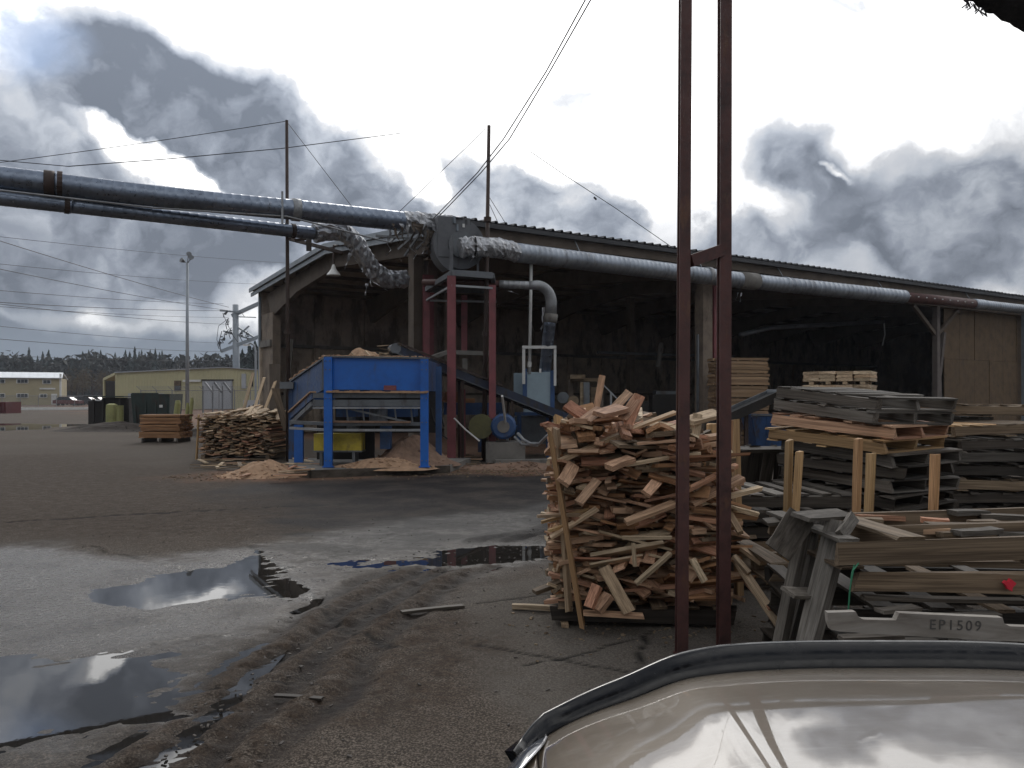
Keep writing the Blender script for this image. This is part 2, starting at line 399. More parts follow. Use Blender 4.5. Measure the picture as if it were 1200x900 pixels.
def polydist(x, y, poly):
    """signed distance to polygon (negative inside)"""
    d = np.full(x.shape, 1e9); ins = np.zeros(x.shape, bool); n = len(poly)
    for i in range(n):
        (x0, y0), (x1, y1) = poly[i], poly[(i+1) % n]
        ex, ey = x1-x0, y1-y0; t = np.clip(((x-x0)*ex+(y-y0)*ey)/(ex*ex+ey*ey), 0, 1)
        d = np.minimum(d, np.hypot(x-x0-t*ex, y-y0-t*ey))
        c = ((y0 > y) != (y1 > y)) & (x < (x1-x0)*(y-y0)/((y1-y0)+1e-12)+x0); ins ^= c
    return np.where(ins, -d, d)
def gp_(pts): return [tuple(G(*p)[:2]) for p in pts]
near = (YY > 1) & (YY < 60)
n1 = vnoise(XX, YY, 1.1, 1); n2 = vnoise(XX, YY, 6, 2); n3 = vnoise(XX, YY, .25, 3); n4 = vnoise(XX*.6, YY*1.6, 2.2, 5, 5)
n5 = vnoise(XX, YY, 16, 8, 2)
P1 = gp_([(-260,790),(-40,770),(60,776),(190,764),(222,790),(212,838),(150,850),(100,866),(40,872),(-100,905),(-300,900)])
P2 = gp_([(110,706),(180,712),(240,703),(300,699),(362,701),(302,643),(262,660),(215,668),(160,684),(105,692)])
P3 = gp_([(395,660),(470,655),(540,641),(640,639),(680,645),(640,654),(560,661),(480,664),(420,665)])
P4 = gp_([(-60,498),(20,495),(80,498),(50,502),(-60,505)])
P5 = gp_([(-200,487),(60,483),(20,487),(-200,492)])
h = (n1-.5)*.010 + (n2-.5)*.007 + (n5-.5)*.005 + .004
def dip(poly, depth, wob, soft):
    dd = polydist(XX, YY, poly) + (n1-.5)*wob*1.3 + (n2-.5)*wob*1.2 + (n5-.5)*wob*.8
    return -depth*(1-sst(dd, -soft, soft)), dd
dp1, dd1 = dip(P1, .020, .24, .26)
dp2, dd2 = dip(P2, .018, .14, .10)
dp3, dd3 = dip(P3, .022, .25, .15)
dp4, dd4 = dip(P4, .05, 2, .6); dp5, dd5 = dip(P5, .05, 3, 1.)
# muddy wheel track that curls from the bottom of the picture round to the right
trk = gp_([(150,960),(235,880),(285,830),(345,775),(420,718),(500,672),(600,640),(690,620)])
def linedist(x, y, pts):
    d = np.full(x.shape, 1e9)
    for (x0, y0), (x1, y1) in zip(pts[:-1], pts[1:]):
        ex, ey = x1-x0, y1-y0; t = np.clip(((x-x0)*ex+(y-y0)*ey)/(ex*ex+ey*ey), 0, 1)
        d = np.minimum(d, np.hypot(x-x0-t*ex, y-y0-t*ey))
    return d
td = linedist(XX, YY, trk)
trm = (1-sst(td+(n1-.5)*.5, .30, .85))*sst(dd3, .0, .35)
trk2 = gp_([(0,745),(130,735),(270,700),(330,668),(420,640),(520,618),(640,600)])
td2 = linedist(XX, YY, trk2); trm2 = sst(dd3, .0, .3)*(1-sst(td2+(n1-.5)*.4, .05, .45))*sst(XX, -3.3, -1.8)
lug = vnoise(XX*2.5+YY*2, YY*7-XX*5, 2.4, 11, 4, .6)
h += trm*((lug-.52)*.06 + np.cos(td*21+(n1-.5)*5)*.024)*sst(dd1, -.05, .3) + trm2*((lug-.5)*.05)
far = sst(YY, 12, 30)
h = h*(1-far) + (n3-.5)*.0*far
h += dp1 + dp2 + dp3 + dp4
dmp = 1-sst(np.minimum(np.minimum(dd1, dd2), dd3), -.02, .1)     # damp shoreline
Z = h
# masks (stains that belong to the surface)
wetreg = gp_([(-300,930),(-300,655),(60,640),(190,652),(300,636),(420,620),(640,590),(660,640),(560,690),(430,735),(330,800),(250,860),(230,960)])
dw = polydist(XX, YY, wetreg) + (n1-.5)*1.0 + (n2-.5)*.4
wet = (1-sst(dw, -.5, .5))*(1-.75*trm)
band = gp_([(240,575),(380,562),(560,556),(700,556),(900,600),(900,650),(660,650),(420,655),(330,640),(350,600)])
db = polydist(XX, YY, band) + (n1-.5)*2.2 + (n4-.5)*1.4
dark = (1-sst(db, -.8, .9))
brownp = gp_([(-300,560),(-300,640),(80,632),(230,655),(430,610),(420,575),(180,548),(60,530)])
mud = (1-sst(polydist(XX, YY, brownp)+(n3-.5)*3+(n1-.5)*1.4, -1, 1.4))*.8
mud2 = gp_([(330,760),(420,715),(560,720),(580,760),(470,840),(330,880),(300,820)])
mud = np.maximum(mud, (1-sst(polydist(XX, YY, mud2)+(n1-.5)*.7+(n2-.5)*.3, -.15, .3))*.85)
mud = np.maximum(mud, trm*.95)
saw = 1-sst(np.hypot((XX+4.6)/2.6, (YY-17.0)/1.6)+(n1-.5)*.9, .5, 1.15)
saw = np.maximum(saw, (1-sst(np.hypot((XX-.2)/3.4, (YY-17.9)/1.2)+(n1-.5)*.9, .55, 1.1))*.75)
inside = sst(-((XX+1.33)*-.552+(YY-21)*.834)*-1, .2, 1.2)*sst((XX+1.33)*.834+(YY-21)*.552, -.5, .5)
saw = np.maximum(saw, inside*.8)  # pale sawdust over the shed floor, added to bounce light up inside
conc = gp_([(535,700),(640,672),(1000,700),(1000,960),(600,960),(640,860),(560,800),(545,740)])
cc = (1-sst(polydist(XX, YY, conc)+(n1-.5)*.25, -.12, .15))
def crack(pts, wdt, wob=.12):
    g = gp_(pts); return 1-sst(linedist(XX+(n1-.5)*wob*2+(n2-.5)*wob*.5, YY+(n2-.5)*wob*.5, g), wdt*.5, wdt*1.6)
ck = np.maximum.reduce([crack([(545,755),(640,770),(755,792)], .012), crack([(748,792),(752,745),(740,700)], .014), crack([(0,783),(130,767),(210,750),(280,745)], .016),
      crack([(300,640),(370,705),(410,735),(470,760)], .02), crack([(560,708),(660,694)], .012), crack([(0,612),(200,600),(420,590)], .03, .4), crack([(120,640),(230,672),(350,665)], .015, .3),
      crack([(330,800),(250,812),(130,830)], .014, .3), crack([(600,780),(690,765),(760,740)], .008, .2)])
Z = Z - ck*.012*(YY < 12)
nv = XX.size
me = bpy.data.meshes.new('ground')
co = np.stack([XX, YY, Z], -1).reshape(-1, 3).astype(np.float32)
ny, nx = XX.shape
i = np.arange(ny-1)[:, None]*nx + np.arange(nx-1)[None, :]
quads = np.stack([i, i+1, i+1+nx, i+nx], -1).reshape(-1, 4)
me.vertices.add(nv); me.vertices.foreach_set('co', co.ravel())
me.loops.add(quads.size); me.loops.foreach_set('vertex_index', quads.ravel().astype(np.int32))
me.polygons.add(len(quads)); me.polygons.foreach_set('loop_start', (np.arange(len(quads))*4).astype(np.int32))
try: me.polygons.foreach_set('loop_total', np.full(len(quads), 4, np.int32))
except Exception: pass
me.update(); me.validate()
me.polygons.foreach_set('use_smooth', np.ones(len(quads), bool))
def attr(name, *ch):
    a = me.color_attributes.new(name, 'FLOAT_COLOR', 'POINT')
    arr = np.ones((nv, 4), np.float32)
    for k, c in enumerate(ch): arr[:, k] = c.reshape(-1)
    a.data.foreach_set('color', arr.ravel())
film = gp_([(-300,660),(60,645),(200,660),(300,640),(370,702),(320,735),(180,752),(0,772),(-300,790)])
flm = (1-sst(polydist(XX, YY, film)+(n1-.5)*.9+(n2-.5)*.3, -.3, .35))
attr('film', flm)
attr('wear', np.clip(wet+dmp, 0, 1), mud, np.clip(np.maximum(dark, trm*(.35+.55*np.cos(td*21+(n1-.5)*5+3.14))), 0, 1)); attr('marks', saw, cc, ck)
m, n, l, b = newmat('yard_asphalt')
ge = n.new('ShaderNodeNewGeometry'); pos = ge.outputs['Position']
aw = nd(n, 'ShaderNodeVertexColor', layer_name='wear'); am = nd(n, 'ShaderNodeVertexColor', layer_name='marks')
sw = n.new('ShaderNodeSeparateColor'); l.new(aw.outputs[0], sw.inputs[0]); sm = n.new('ShaderNodeSeparateColor'); l.new(am.outputs[0], sm.inputs[0])
grit = noisen(pos, 85, 3, .7, n, l); grit2 = noisen(pos, 22, 5, .7, n, l); pat = noisen(pos, 1.3, 8, .62, n, l); pat2 = noisen(pos, .22, 6, .6, n, l)
grit3 = noisen(pos, 6, 8, .72, n, l)
base = ramp(grit.outputs[0], [(.36, (.024,.020,.017)), (.5, (.085,.073,.063)), (.62, (.26,.23,.20))], n, l)
base = mixc(mrange(pat.outputs[0], .42, .62, 0, .6, n, l), base, mixc(.4, base, (.085,.077,.069), n, l), n, l)
base = mixc(mrange(pat2.outputs[0], .4, .62, 0, .4, n, l), base, (.085,.071,.059), n, l)
concc = ramp(grit.outputs[0], [(.34, (.085,.079,.072)), (.64, (.17,.16,.147))], n, l)
base = mixc(mt('MULTIPLY', sm.outputs[1], mrange(grit3.outputs[0], .3, .55, .35, .9, n, l), None, n, l), base, concc, n, l)
mudc = ramp(grit2.outputs[0], [(.36, (.022,.016,.012)), (.62, (.085,.062,.046))], n, l)
base = mixc(mt('MULTIPLY', sw.outputs[1], mrange(grit3.outputs[0], .36, .6, .15, .95, n, l), None, n, l), base, mudc, n, l)
drk = ramp(grit3.outputs[0], [(.35, (.009,.008,.009)), (.65, (.026,.023,.024))], n, l)
base = mixc(mt('MULTIPLY', sw.outputs[2], mrange(pat.outputs[0], .3, .6, .55, .97, n, l), None, n, l), base, drk, n, l)
wetc = mixc(1.0, base, (.55,.53,.52), n, l, 'MULTIPLY')
base = mixc(sw.outputs[0], base, mixc(mrange(grit2.outputs[0], .42, .60, 0, .7, n, l), wetc, (.018,.016,.015), n, l), n, l)
sawc = ramp(grit2.outputs[0], [(.3, (.16,.085,.055)), (.7, (.34,.19,.12))], n, l)
base = mixc(mt('MULTIPLY', sm.outputs[0], mrange(grit3.outputs[0], .38, .58, .2, .95, n, l), None, n, l), base, sawc, n, l)
base = mixc(1.0, base, (.84,.79,.74), n, l, 'MULTIPLY')
base = mixc(sm.outputs[2], base, (.012,.011,.010), n, l)
l.new(base, b.inputs['Base Color'])
rg = mrange(mt('ADD', mt('MULTIPLY', pat.outputs[0], .6, None, n, l), mt('MULTIPLY', grit3.outputs[0], .4, None, n, l), None, n, l), .40, .56, .10, .62, n, l)
rough = n.new('ShaderNodeMix'); l.new(sw.outputs[0], rough.inputs[0]); rough.inputs[2].default_value = .9; l.new(rg, rough.inputs[3])
af = nd(n, 'ShaderNodeVertexColor', layer_name='film'); sf = n.new('ShaderNodeSeparateColor'); l.new(af.outputs[0], sf.inputs[0])
flmv = mt('MULTIPLY', sf.outputs[0], mrange(pat.outputs[0], .40, .54, .35, 1, n, l), None, n, l)
rough0 = rough; rough = n.new('ShaderNodeMix'); l.new(flmv, rough.inputs[0]); l.new(rough0.outputs[0], rough.inputs[2]); l.new(mrange(grit2.outputs[0], .40, .60, .09, .50, n, l), rough.inputs[3])
rdark = n.new('ShaderNodeMix'); l.new(mt('MULTIPLY', sw.outputs[2], .6, None, n, l), rdark.inputs[0]); l.new(rough.outputs[0], rdark.inputs[2]); rdark.inputs[3].default_value = .62
l.new(rdark.outputs[0], b.inputs['Roughness'])
hh = mt('ADD', mt('ADD', mt('MULTIPLY', grit.outputs[0], .35, None, n, l), mt('MULTIPLY', grit2.outputs[0], .7, None, n, l), None, n, l), mt('MULTIPLY', grit3.outputs[0], .8, None, n, l), None, n, l)
bump(n, l, b, hh, .85, .03)
l.new(mt('ADD', mrange(sw.outputs[0], 0, 1, .15, .40, n, l), mt('MULTIPLY', flmv, .5, None, n, l), None, n, l), b.inputs['Specular IOR Level'])
M_ground = m
me.materials.append(M_ground)
go = bpy.data.objects.new('ground', me); C.objects.link(go); tag(go, kind='structure')

m, n, l, b = newmat('puddle_water'); M_water = m
b.inputs['Base Color'].default_value = (.02,.018,.016,1); b.inputs['Roughness'].default_value = .015; b.inputs['IOR'].default_value = 1.33
b.inputs['Specular IOR Level'].default_value = 1.0
t = n.new('ShaderNodeNewGeometry'); q = noisen(t.outputs['Position'], 5, 3, .5, n, l); bump(n, l, b, q.outputs[0], .05, .004)
def puddle(poly, z, marg):
    p = np.array(poly); x0, y0 = p.min(0)-marg; x1, y1 = p.max(0)+marg
    o = MB().add([(x0,y0,z),(x1,y0,z),(x1,y1,z),(x0,y1,z)], [(0,1,2,3)]).build('puddle', M_water); tag(o, kind='structure')
puddle(P1, -.0045, .26); puddle(P2, -.0075, .12); puddle(P3, -.009, .18); puddle(P4, -.014, .5)
#@@SPLIT

# ================================================================== shared pieces
TPL = {}
def tpl(mat, var, kind='board'):
    key = (mat.name, var, kind)
    if key in TPL: return TPL[key]
    r = random.Random(var*91+5)
    nseg = 4; vs = []; fs = []
    bow = r.uniform(-.15, .15); tw = r.uniform(-.10, .10)
    for i in range(nseg+1):
        x = -.5+i/nseg
        if i in (0, nseg): ex = [r.uniform(-.035, .02)*(1 if i else -1) for _ in range(4)]
        else: ex = [0]*4
        cz = bow*(1-4*x*x); a = tw*x*2; w = 1 + r.uniform(-.04, .04)
        for k, (yy, zz) in enumerate(((-.5,-.5),(.5,-.5),(.5,.5),(-.5,.5))):
            y = yy*w; z = zz + cz + a*yy*2
            vs.append((x+ex[k]*.6, y + (r.uniform(-.05,.05) if i in (0,nseg) else 0), z))
    for i in range(nseg):
        for k in range(4):
            a = i*4+k; b = i*4+(k+1) % 4; fs.append((a, a+4, b+4, b))
    fs.append((0,1,2,3)); fs.append(tuple(nseg*4+k for k in (3,2,1,0)))
    m = bpy.data.meshes.new('board_mesh'); m.from_pydata(vs, [], fs); m.materials.append(mat); m.update()
    TPL[key] = m; return m
def board(parent, c, dims, rot=(0,0,0), mat=None, name='board', var=None, local=True):
    """one piece of timber: long axis x, width y, thickness z"""
    o = bpy.data.objects.new(name, tpl(mat, random.randrange(7) if var is None else var)); C.objects.link(o)
    M = Matrix.Translation(Vector(c)) @ (rot if isinstance(rot, Matrix) else Euler(rot).to_matrix().to_4x4()) @ Matrix.Diagonal((*dims, 1))
    if parent is not None:
        o.parent = parent
        if not local: M = winv(parent) @ M
    lo, ro, sc = M.decompose(); o.location = lo; o.rotation_euler = ro.to_euler(); o.scale = sc
    return o
def board_ab(parent, a, b, w, t, mat, name='board', roll=0):
    """a timber from world point a to world point b"""
    a = Vector(a); b = Vector(b); d = b-a
    q = d.to_track_quat('X', 'Z').to_matrix().to_4x4() @ Matrix.Rotation(roll, 4, 'X')
    return board(parent, (a+b)/2, (d.length, w, t), q, mat, name, local=False)
def loose(label, a, b, w, t, mat, group=None, cat='board', name='loose_board', roll=0):
    return tag(board_ab(None, a, b, w, t, mat, name, roll), label, cat, group)

def pallet(label, c, yaw, tilt=(0,0), mat=None, mat2=None, L_=1.2, W_=1.02, miss=.1, group='pallets stacked in the yard', seed=0, name='pallet', hs=.09, decks=7):
    r = random.Random(seed+11)
    M = Matrix.Translation(Vector(c)) @ Matrix.Rotation(R(yaw), 4, 'Z') @ Euler((R(tilt[0]), R(tilt[1]), 0)).to_matrix().to_4x4()
    lo, ro, _ = M.decompose()
    t = thing(name, label, 'pallet', tuple(lo), tuple(ro.to_euler()), group)
    mat2 = mat2 or mat
    for y in (-W_/2+.025, 0, W_/2-.025):
        board(t, (0, y, .016+hs/2), (L_, .04, hs), (0,0,r.uniform(-.01,.01)), mat, 'stringer')
    n = decks
    for i in range(n):
        if r.random() < miss and 0 < i < n-1: continue
        w = r.choice((.09,.10,.12,.135)); x = -L_/2 + .055 + (L_-.11)*i/(n-1)
        board(t, (x, r.uniform(-.02,.02), .016+hs+.010), (W_+r.uniform(-.04,.03), w, .018), (r.uniform(-.01,.01), 0, R(90)+r.uniform(-.03,.03)), r.choice((mat, mat, mat2)), 'deck_board')
    for i in range(3):
        x = (-L_/2+.06, 0, L_/2-.06)[i]
        board(t, (x, 0, .008), (W_, .11, .016), (0, 0, R(90)+r.uniform(-.02,.02)), mat, 'bottom_board')
    return t

def spiral(a, b, r, step=.20, seg=20, sag=0., r1=None, rib=.004):
    a = Vector(a); b = Vector(b); d = (b-a).length; n = int(d/step); pts = []; rr = []
    r1 = r1 or r
    for i in range(n):
        for k, (o, e) in enumerate(((0, 0), (.80, 0), (.87, rib), (.94, rib))):
            t = (i+o)/n; p = lerp(a, b, t); p.z -= sag*4*t*(1-t)
            pts.append(p); rr.append(r+(r1-r)*t+e)
    m = MB(); m.tube(pts, rr, seg); return m
def crinkle(pts, r, seg=22, amp=.16, seed=0, sub=6):
    P_ = [Vector(p) for p in pts]; out = []
    for i in range(len(P_)-1):
        p0 = P_[max(i-1,0)]; p1 = P_[i]; p2 = P_[i+1]; p3 = P_[min(i+2, len(P_)-1)]
        for k in range(sub):
            t = k/sub
            out.append(.5*((2*p1)+(p2-p0)*t+(2*p0-5*p1+4*p2-p3)*t*t+(3*p1-p0-3*p2+p3)*t*t*t))
    out.append(P_[-1]); m = MB(); rr = []
    R0 = r if isinstance(r, list) else [r]*len(out)
    for i in range(len(out)):
        base = R0[i] if len(R0) == len(out) else R0[int(i*len(R0)/len(out))]
        f = (lambda a, i=i, base=base: base*(1+amp*noise.noise(Vector((math.cos(a)*2.2+seed, math.sin(a)*2.2, i*.9)))+amp*.5*noise.noise(Vector((math.cos(a)*6, math.sin(a)*6+seed, i*2.1)))))
        rr.append(f)
    m.tube(out, rr, seg); return m
def strip(a, b, w, seed=0, n=7, curl=.12):
    """a torn hanging rag of wrap: thin, twisted, with thickness"""
    r = random.Random(seed); a = Vector(a); b = Vector(b); m = MB(); vs = []
    side = Vector((1, .3, 0)).normalized()
    for i in range(n+1):
        t = i/n; p = lerp(a, b, t) + Vector((r.uniform(-1,1), r.uniform(-1,1), 0))*curl*(b-a).length*.35*t
        s = (Matrix.Rotation(t*r.uniform(1,3), 3, 'Z') @ side)*w*(1-t*.55)*r.uniform(.6,1.2)
        for q in (p-s/2, p+s/2): vs += [q, q+Vector((0,.006,0))]
    fs = []
    for i in range(n):
        k = i*4; fs += [(k,k+2,k+6,k+4),(k+1,k+5,k+7,k+3),(k,k+4,k+5,k+1),(k+2,k+3,k+7,k+6)]
    m.add(vs, fs+[(0,1,3,2),(n*4,n*4+2,n*4+3,n*4+1)]); return m

# ================================================================== the open shed
YAW = R(33.5); cu, su = math.cos(YAW), math.sin(YAW); C0 = Vector((-1.33, 21.0, 0))
def S(s, t, z=0): return Vector((C0.x + cu*s - su*t, C0.y + su*s + cu*t, z))
shed = thing('open_shed', 'long dark open-fronted timber shed with a corrugated low-pitched roof', 'shed', tuple(C0), (0,0,YAW))
LEN = 46.0; DEP = 17.7
ZE, ZR, ZB = 6.16, 6.92, 6.36
prof = []; sw_ = .92
for k in range(3):
    x = k*sw_/3
    prof += [(x, 0), (x+.20, 0), (x+.225, .055), (x+.28, .055), (x+.305, 0)]
prof = prof[:-1] + [(sw_, 0)]
def sheet(t0, z0, t1, z1):
    m = MB(); n = len(prof); vs = []
    for t, z in ((t0, z0), (t1, z1)):
        vs += [(x, t, z+h_) for x, h_ in prof] + [(x, t, z+h_-.012) for x, h_ in prof]
    fs = []
    for i in range(n-1):
        fs += [(i, i+1, 2*n+i+1, 2*n+i), (n+i+1, n+i, 3*n+i, 3*n+i+1), (i+1, i, n+i, n+i+1), (2*n+i, 2*n+i+1, 3*n+i+1, 3*n+i)]
    m.add(vs, fs); return m
sh1 = sheet(-.42, ZE, DEP/2, ZR).build('corrugated_sheet', M_roofm, shed, local=True)
sh2 = sheet(DEP/2, ZR, DEP+.3, ZB).build('corrugated_sheet', M_roofm, shed, local=True)
nsh = int((LEN+.3)/sw_)
for k in range(nsh):
    for o in (sh1, sh2):
        q = o if k == 0 else o.copy()
        if k: C.objects.link(q); q.parent = shed
        q.location = (-.35+k*sw_, 0, random.uniform(-.006, .006)); q.rotation_euler = (random.uniform(-.0008,.0008), 0, random.uniform(-.0008,.0008))
dk = MB()
dk.prism([(-.3, -.30, ZE-.05), (-.3, DEP/2, ZR-.05), (-.3, DEP+.2, ZB-.05), (-.3, DEP+.2, ZB-.10), (-.3, DEP/2, ZR-.10), (-.3, -.30, ZE-.10)], (LEN+.3, 0, 0))
dk.build('roof_deck', M_under, shed, local=True)
# eave bands
MB().box((LEN/2-.1, -.36, ZE-.09), (LEN, .10, .12)).build('gutter', M_roofm, shed, local=True)
MB().box((LEN/2-.1, -.22, ZE-.26), (LEN, .07, .30)).build('fascia', M_beam, shed, local=True)
MB().box((LEN/2+.15, .05, ZE-.62), (LEN-.1, .32, .40)).build('front_beam', M_beam, shed, local=True)
# rake boards at the gable end
def rk(t): return ZE+(ZR-ZE)*(t+.42)/(DEP/2+.42) if t < DEP/2 else ZR+(ZB-ZR)*(t-DEP/2)/(DEP/2+.3)
for (ta, tb) in ((-.4, DEP/2), (DEP/2, DEP+.3)):
    for (dx, dz_, w_, h_) in ((-.42, .02, .05, .17), (-.34, -.17, .05, .16)):
        MB().prism([(dx, ta, rk(ta)+dz_), (dx, tb, rk(tb)+dz_), (dx, tb, rk(tb)+dz_-h_), (dx, ta, rk(ta)+dz_-h_)], (w_, 0, 0)).build('rake_board', M_trim, shed, local=True)
# haunched end frame and inner rafters
def frame(s):
    m = MB()
    m.prism([(s, 16.3, 5.0), (s, 16.9, 6.05), (s, DEP/2, ZR-.14), (s, DEP/2, ZR-.75), (s, 13.0, 5.75)], (.22, 0, 0))
    m.prism([(s, .25, 5.5), (s, DEP/2, ZR-.75), (s, DEP/2, ZR-.14), (s, .25, 5.95)], (.22, 0, 0))
    m.build('roof_frame', M_beam, shed, local=True)
for s in (.05, 4.6, 9.2, 13.8, 18.3, 22.8, 27.5, 32, 37, 42): frame(s)
for t in (1.5, 3, 4.5, 6, 7.5, 10, 11.6, 13.2, 14.8, 16.2):
    MB().box((LEN/2, t, rk(t)-.19), (LEN-.2, .08, .14)).build('purlin', M_beam, shed, local=True)
# back wall in courses of concrete bays with pilasters and a ledge
for k in range(19):
    w = 2.42; s0 = .02+k*w
    MB().box((s0+w/2-.01, DEP-.06, 1.9), (w-.03, .22, 3.78)).build('wall_panel', M_conc, shed, local=True)
    MB().box((s0+w/2-.01, DEP-.04, 5.03), (w-.03, .20, 2.34)).build('wall_panel', M_concd, shed, local=True)
    MB().box((s0+.02, DEP-.26, 1.93), (.30, .16, 3.76)).build('pilaster', M_conc, shed, local=True)
MB().box((LEN/2, DEP+.10, 3.17), (LEN+.1, .10, 6.34)).build('back_wall', M_concd, shed, local=True)
MB().box((LEN/2, DEP-.22, 3.88), (LEN-.1, .24, .13)).build('ledge', M_conc2, shed, local=True)
MB().box((LEN/2, DEP-.20, 1.75), (LEN-.1, .10, .12)).build('rail', M_beam, shed, local=True)
MB().prism([(LEN-.05,.1,0),(LEN-.05,DEP+.15,0),(LEN-.05,DEP+.15,ZB-.1),(LEN-.05,DEP/2,ZR-.1),(LEN-.05,.1,ZE-.08)],(.2,0,0)).build('end_wall', M_concd, shed, local=True)
# far gable pier
MB().box((.16, DEP-1.05, 2.6), (.34, 1.5, 5.2)).build('end_pier', M_pier, shed, local=True)
MB().box((-.04, DEP-.02, 3.0), (.08, .16, 6.0)).build('corner_trim', M_trim, shed, local=True)
MB().box((-.06, DEP-1.0, 3.9), (.09, 1.4, .28)).build('pier_band', M_conc2, shed, local=True)
# corner column a little way back along the gable
c3 = S(0, 2.95)
MB().box((.2, 2.95, 2.95), (.32, .34, 5.9)).build('column', M_beam, shed, local=True)
MB().box((.62, 2.85, 2.8), (.30, .26, 5.6)).build('column', plain('brown_painted_timber', (.13,.085,.07), .8, 0, .4, 3, .2), shed, local=True)
MB().box((.45, 2.66, 3.85), (.34, .06, 2.6)).build('column_plate', M_redpost, shed, local=True, label='faded red plate on the column')
# columns along the front
MB().box((9.0, .05, 2.75), (.42, .36, 5.5)).build('column', M_pier, shed, local=True)
MB().box((9.42, .0, 2.75), (.14, .16, 5.5)).build('column', M_redpost, shed, local=True, label='faded red steel column beside the concrete one')
MB().box((8.62, -.06, 1.9), (.06, .06, 3.4)).build('drain_pipe', M_steel, shed, local=True)
m = MB(); m.bar((22.6, 0, 0), (22.6, 0, 5.5), .22, .22); m.build('column', M_fork, shed, local=True)
m = MB(); m.bar((22.75, -.02, 2.4), (23.15, -.02, 4.3), .16, .14, (0,1,0)); m.bar((22.75, -.02, 2.4), (22.9, -.02, .05), .16, .14, (0,1,0)); m.build('column_brace', M_fork, shed, local=True)
m = MB(); m.bar((22.7, 0, 4.2), (24.3, 0, 5.3), .12, .14); m.bar((22.5, 0, 4.2), (20.9, 0, 5.3), .12, .14); m.build('knee_brace', M_beam, shed, local=True)
m = MB(); m.box((29.75, -.16, 2.75), (.22, .16, 5.5)); m.build('column', M_trim, shed, local=True)
for s in (4.6, 13.8, 18.3):
    MB().box((s, 8.9, 3.0), (.26, .26, 6.0)).build('inner_column', M_beam, shed, local=True)
# plywood infill between the last columns
s = 23.3; k = 0
while s < 45.5:
    MB().box((s+.6, .05+.008*(k % 3), 1.6), (1.21, .035, 3.2)).build('plywood_panel', M_ply, shed, local=True)
    MB().box((s+.6, .06+.008*((k+1) % 3), 4.35), (1.21, .035, 2.28)).build('plywood_panel', M_ply, shed, local=True)
    s += 1.235; k += 1
# a pipe slung inside and a dangling hook rope
pi = MB(); pi.tube([P(868,392,30), P(905,384,33), P(1035,377,37)], .09, 8); pi.build('inner_pipe', M_steel, shed, smooth=True)
pi = MB(); pi.tube([P(1036,378,37), P(1037,392,37), P(1034,405,37)], .03, 6); pi.build('dangling_cable', M_white, shed)
pi = MB(); pi.tube([P(700,413,33), P(860,418,37)], .06, 8); pi.build('inner_rail', M_steel, shed)
pi = MB(); pi.tube([P(775,402,33), P(771,430,33)], .10, 8); pi.build('inner_stack', M_conc2, shed)

# enamel lamp under the gable
q = P(391,322,26.5)
lamp = thing('shed_lamp', 'pale bell-shaped enamel lamp hanging under the gable eave', 'lamp', tuple(q))
prof2 = [(.03,.34),(.06,.28),(.08,.20),(.13,.12),(.20,.04),(.23,-.02)]
m = MB(); m.tube([q+Vector((0,0,z)) for r_, z in prof2], [r_ for r_, z in prof2], 18, cap=False); m.build('lamp_shade', M_lamp, lamp, smooth=True)
m = MB(); m.tube([q+Vector((0,0,.34)), q+Vector((0,0,.95)), q+Vector((.1,.5,1.05))], .035, 8); m.build('lamp_arm', M_pole, lamp)

# ================================================================== ducts
d1 = thing('spiral_duct', 'large galvanised spiral duct crossing the sky from the left to the fan', 'duct', (-10.74,17,0), group=None)
A = Vector((-10.74,17,6.22)); B = Vector((-2.75,21.2,6.2)); U = (B-A).normalized()
far_l = A - U*14
spiral(far_l, A+U*.9, .245, sag=-.02).build('duct_section', M_galv, d1, smooth=True)
spiral(A+U*.9, A+U*6.1, .245, sag=.03).build('duct_section', M_galv, d1, smooth=True)
spiral(A+U*6.1, B, .250, sag=.0).build('duct_section', M_galv, d1, smooth=True)
for t_ in (.9, 6.15, -5.0):
    m = MB(); p = A+U*t_; m.tube([p-U*.10, p+U*.10], .275, 20); m.build('collar', M_galv2 if t_ != .9 else M_pole, d1, smooth=True)
m = MB(); p = A+U*1.1; m.tube([p-U*.05, p+U*.05], .285, 18); m.build('collar', M_pole, d1)
crinkle([B-U*.1, B+U*.5, B+U*1.0+Vector((0,0,.03)), B+U*1.5+Vector((.05,0,-.02))], .27, amp=.3, seed=3).build('foil_wrap', M_foil, d1)
# truss rail hung under the duct
m = MB(); m.tube([A+Vector((.5,-.1,-.30))-U*2, A+U*3+Vector((0,-.15,-.33)), A+U*6+Vector((0,-.2,-.22)), A+U*8.6+Vector((0,-.25,-.62))], .022, 6); m.build('tie_rod', M_galv2, d1)
m = MB(); m.bar(A+U*5.9+Vector((0,-.27,-.42)), A+U*5.9+Vector((0,-.27,.36)), .05, .02); m.build('hanger', M_galv2, d1)
d2 = thing('spiral_duct', 'thinner spiral duct below the large one, ending in a torn foil elbow', 'duct', (-10.74,17,0))
A2 = Vector((-10.7,17,5.80)); B2 = Vector((-5.05,20.7,5.80)); U2 = (B2-A2).normalized()
spiral(A2-U2*14, A2+U2*1.3, .165).build('duct_section', M_galv, d2, smooth=True)
spiral(A2+U2*1.3, B2, .160).build('duct_section', M_galv, d2, smooth=True)
for t_ in (1.2, 6.2):
    m = MB(); p = A2+U2*t_; m.tube([p-U2*.05, p+U2*.05], .185, 16); m.build('collar', M_pole, d2)
crinkle([B2, P(398,271,21.1), P(415,283,21.3), P(428,303,21.6), P(440,319,22.0), P(456,327,22.4), P(474,327,22.8)], .235, amp=.32, seed=9, sub=7).build('foil_elbow', M_foil, d2)
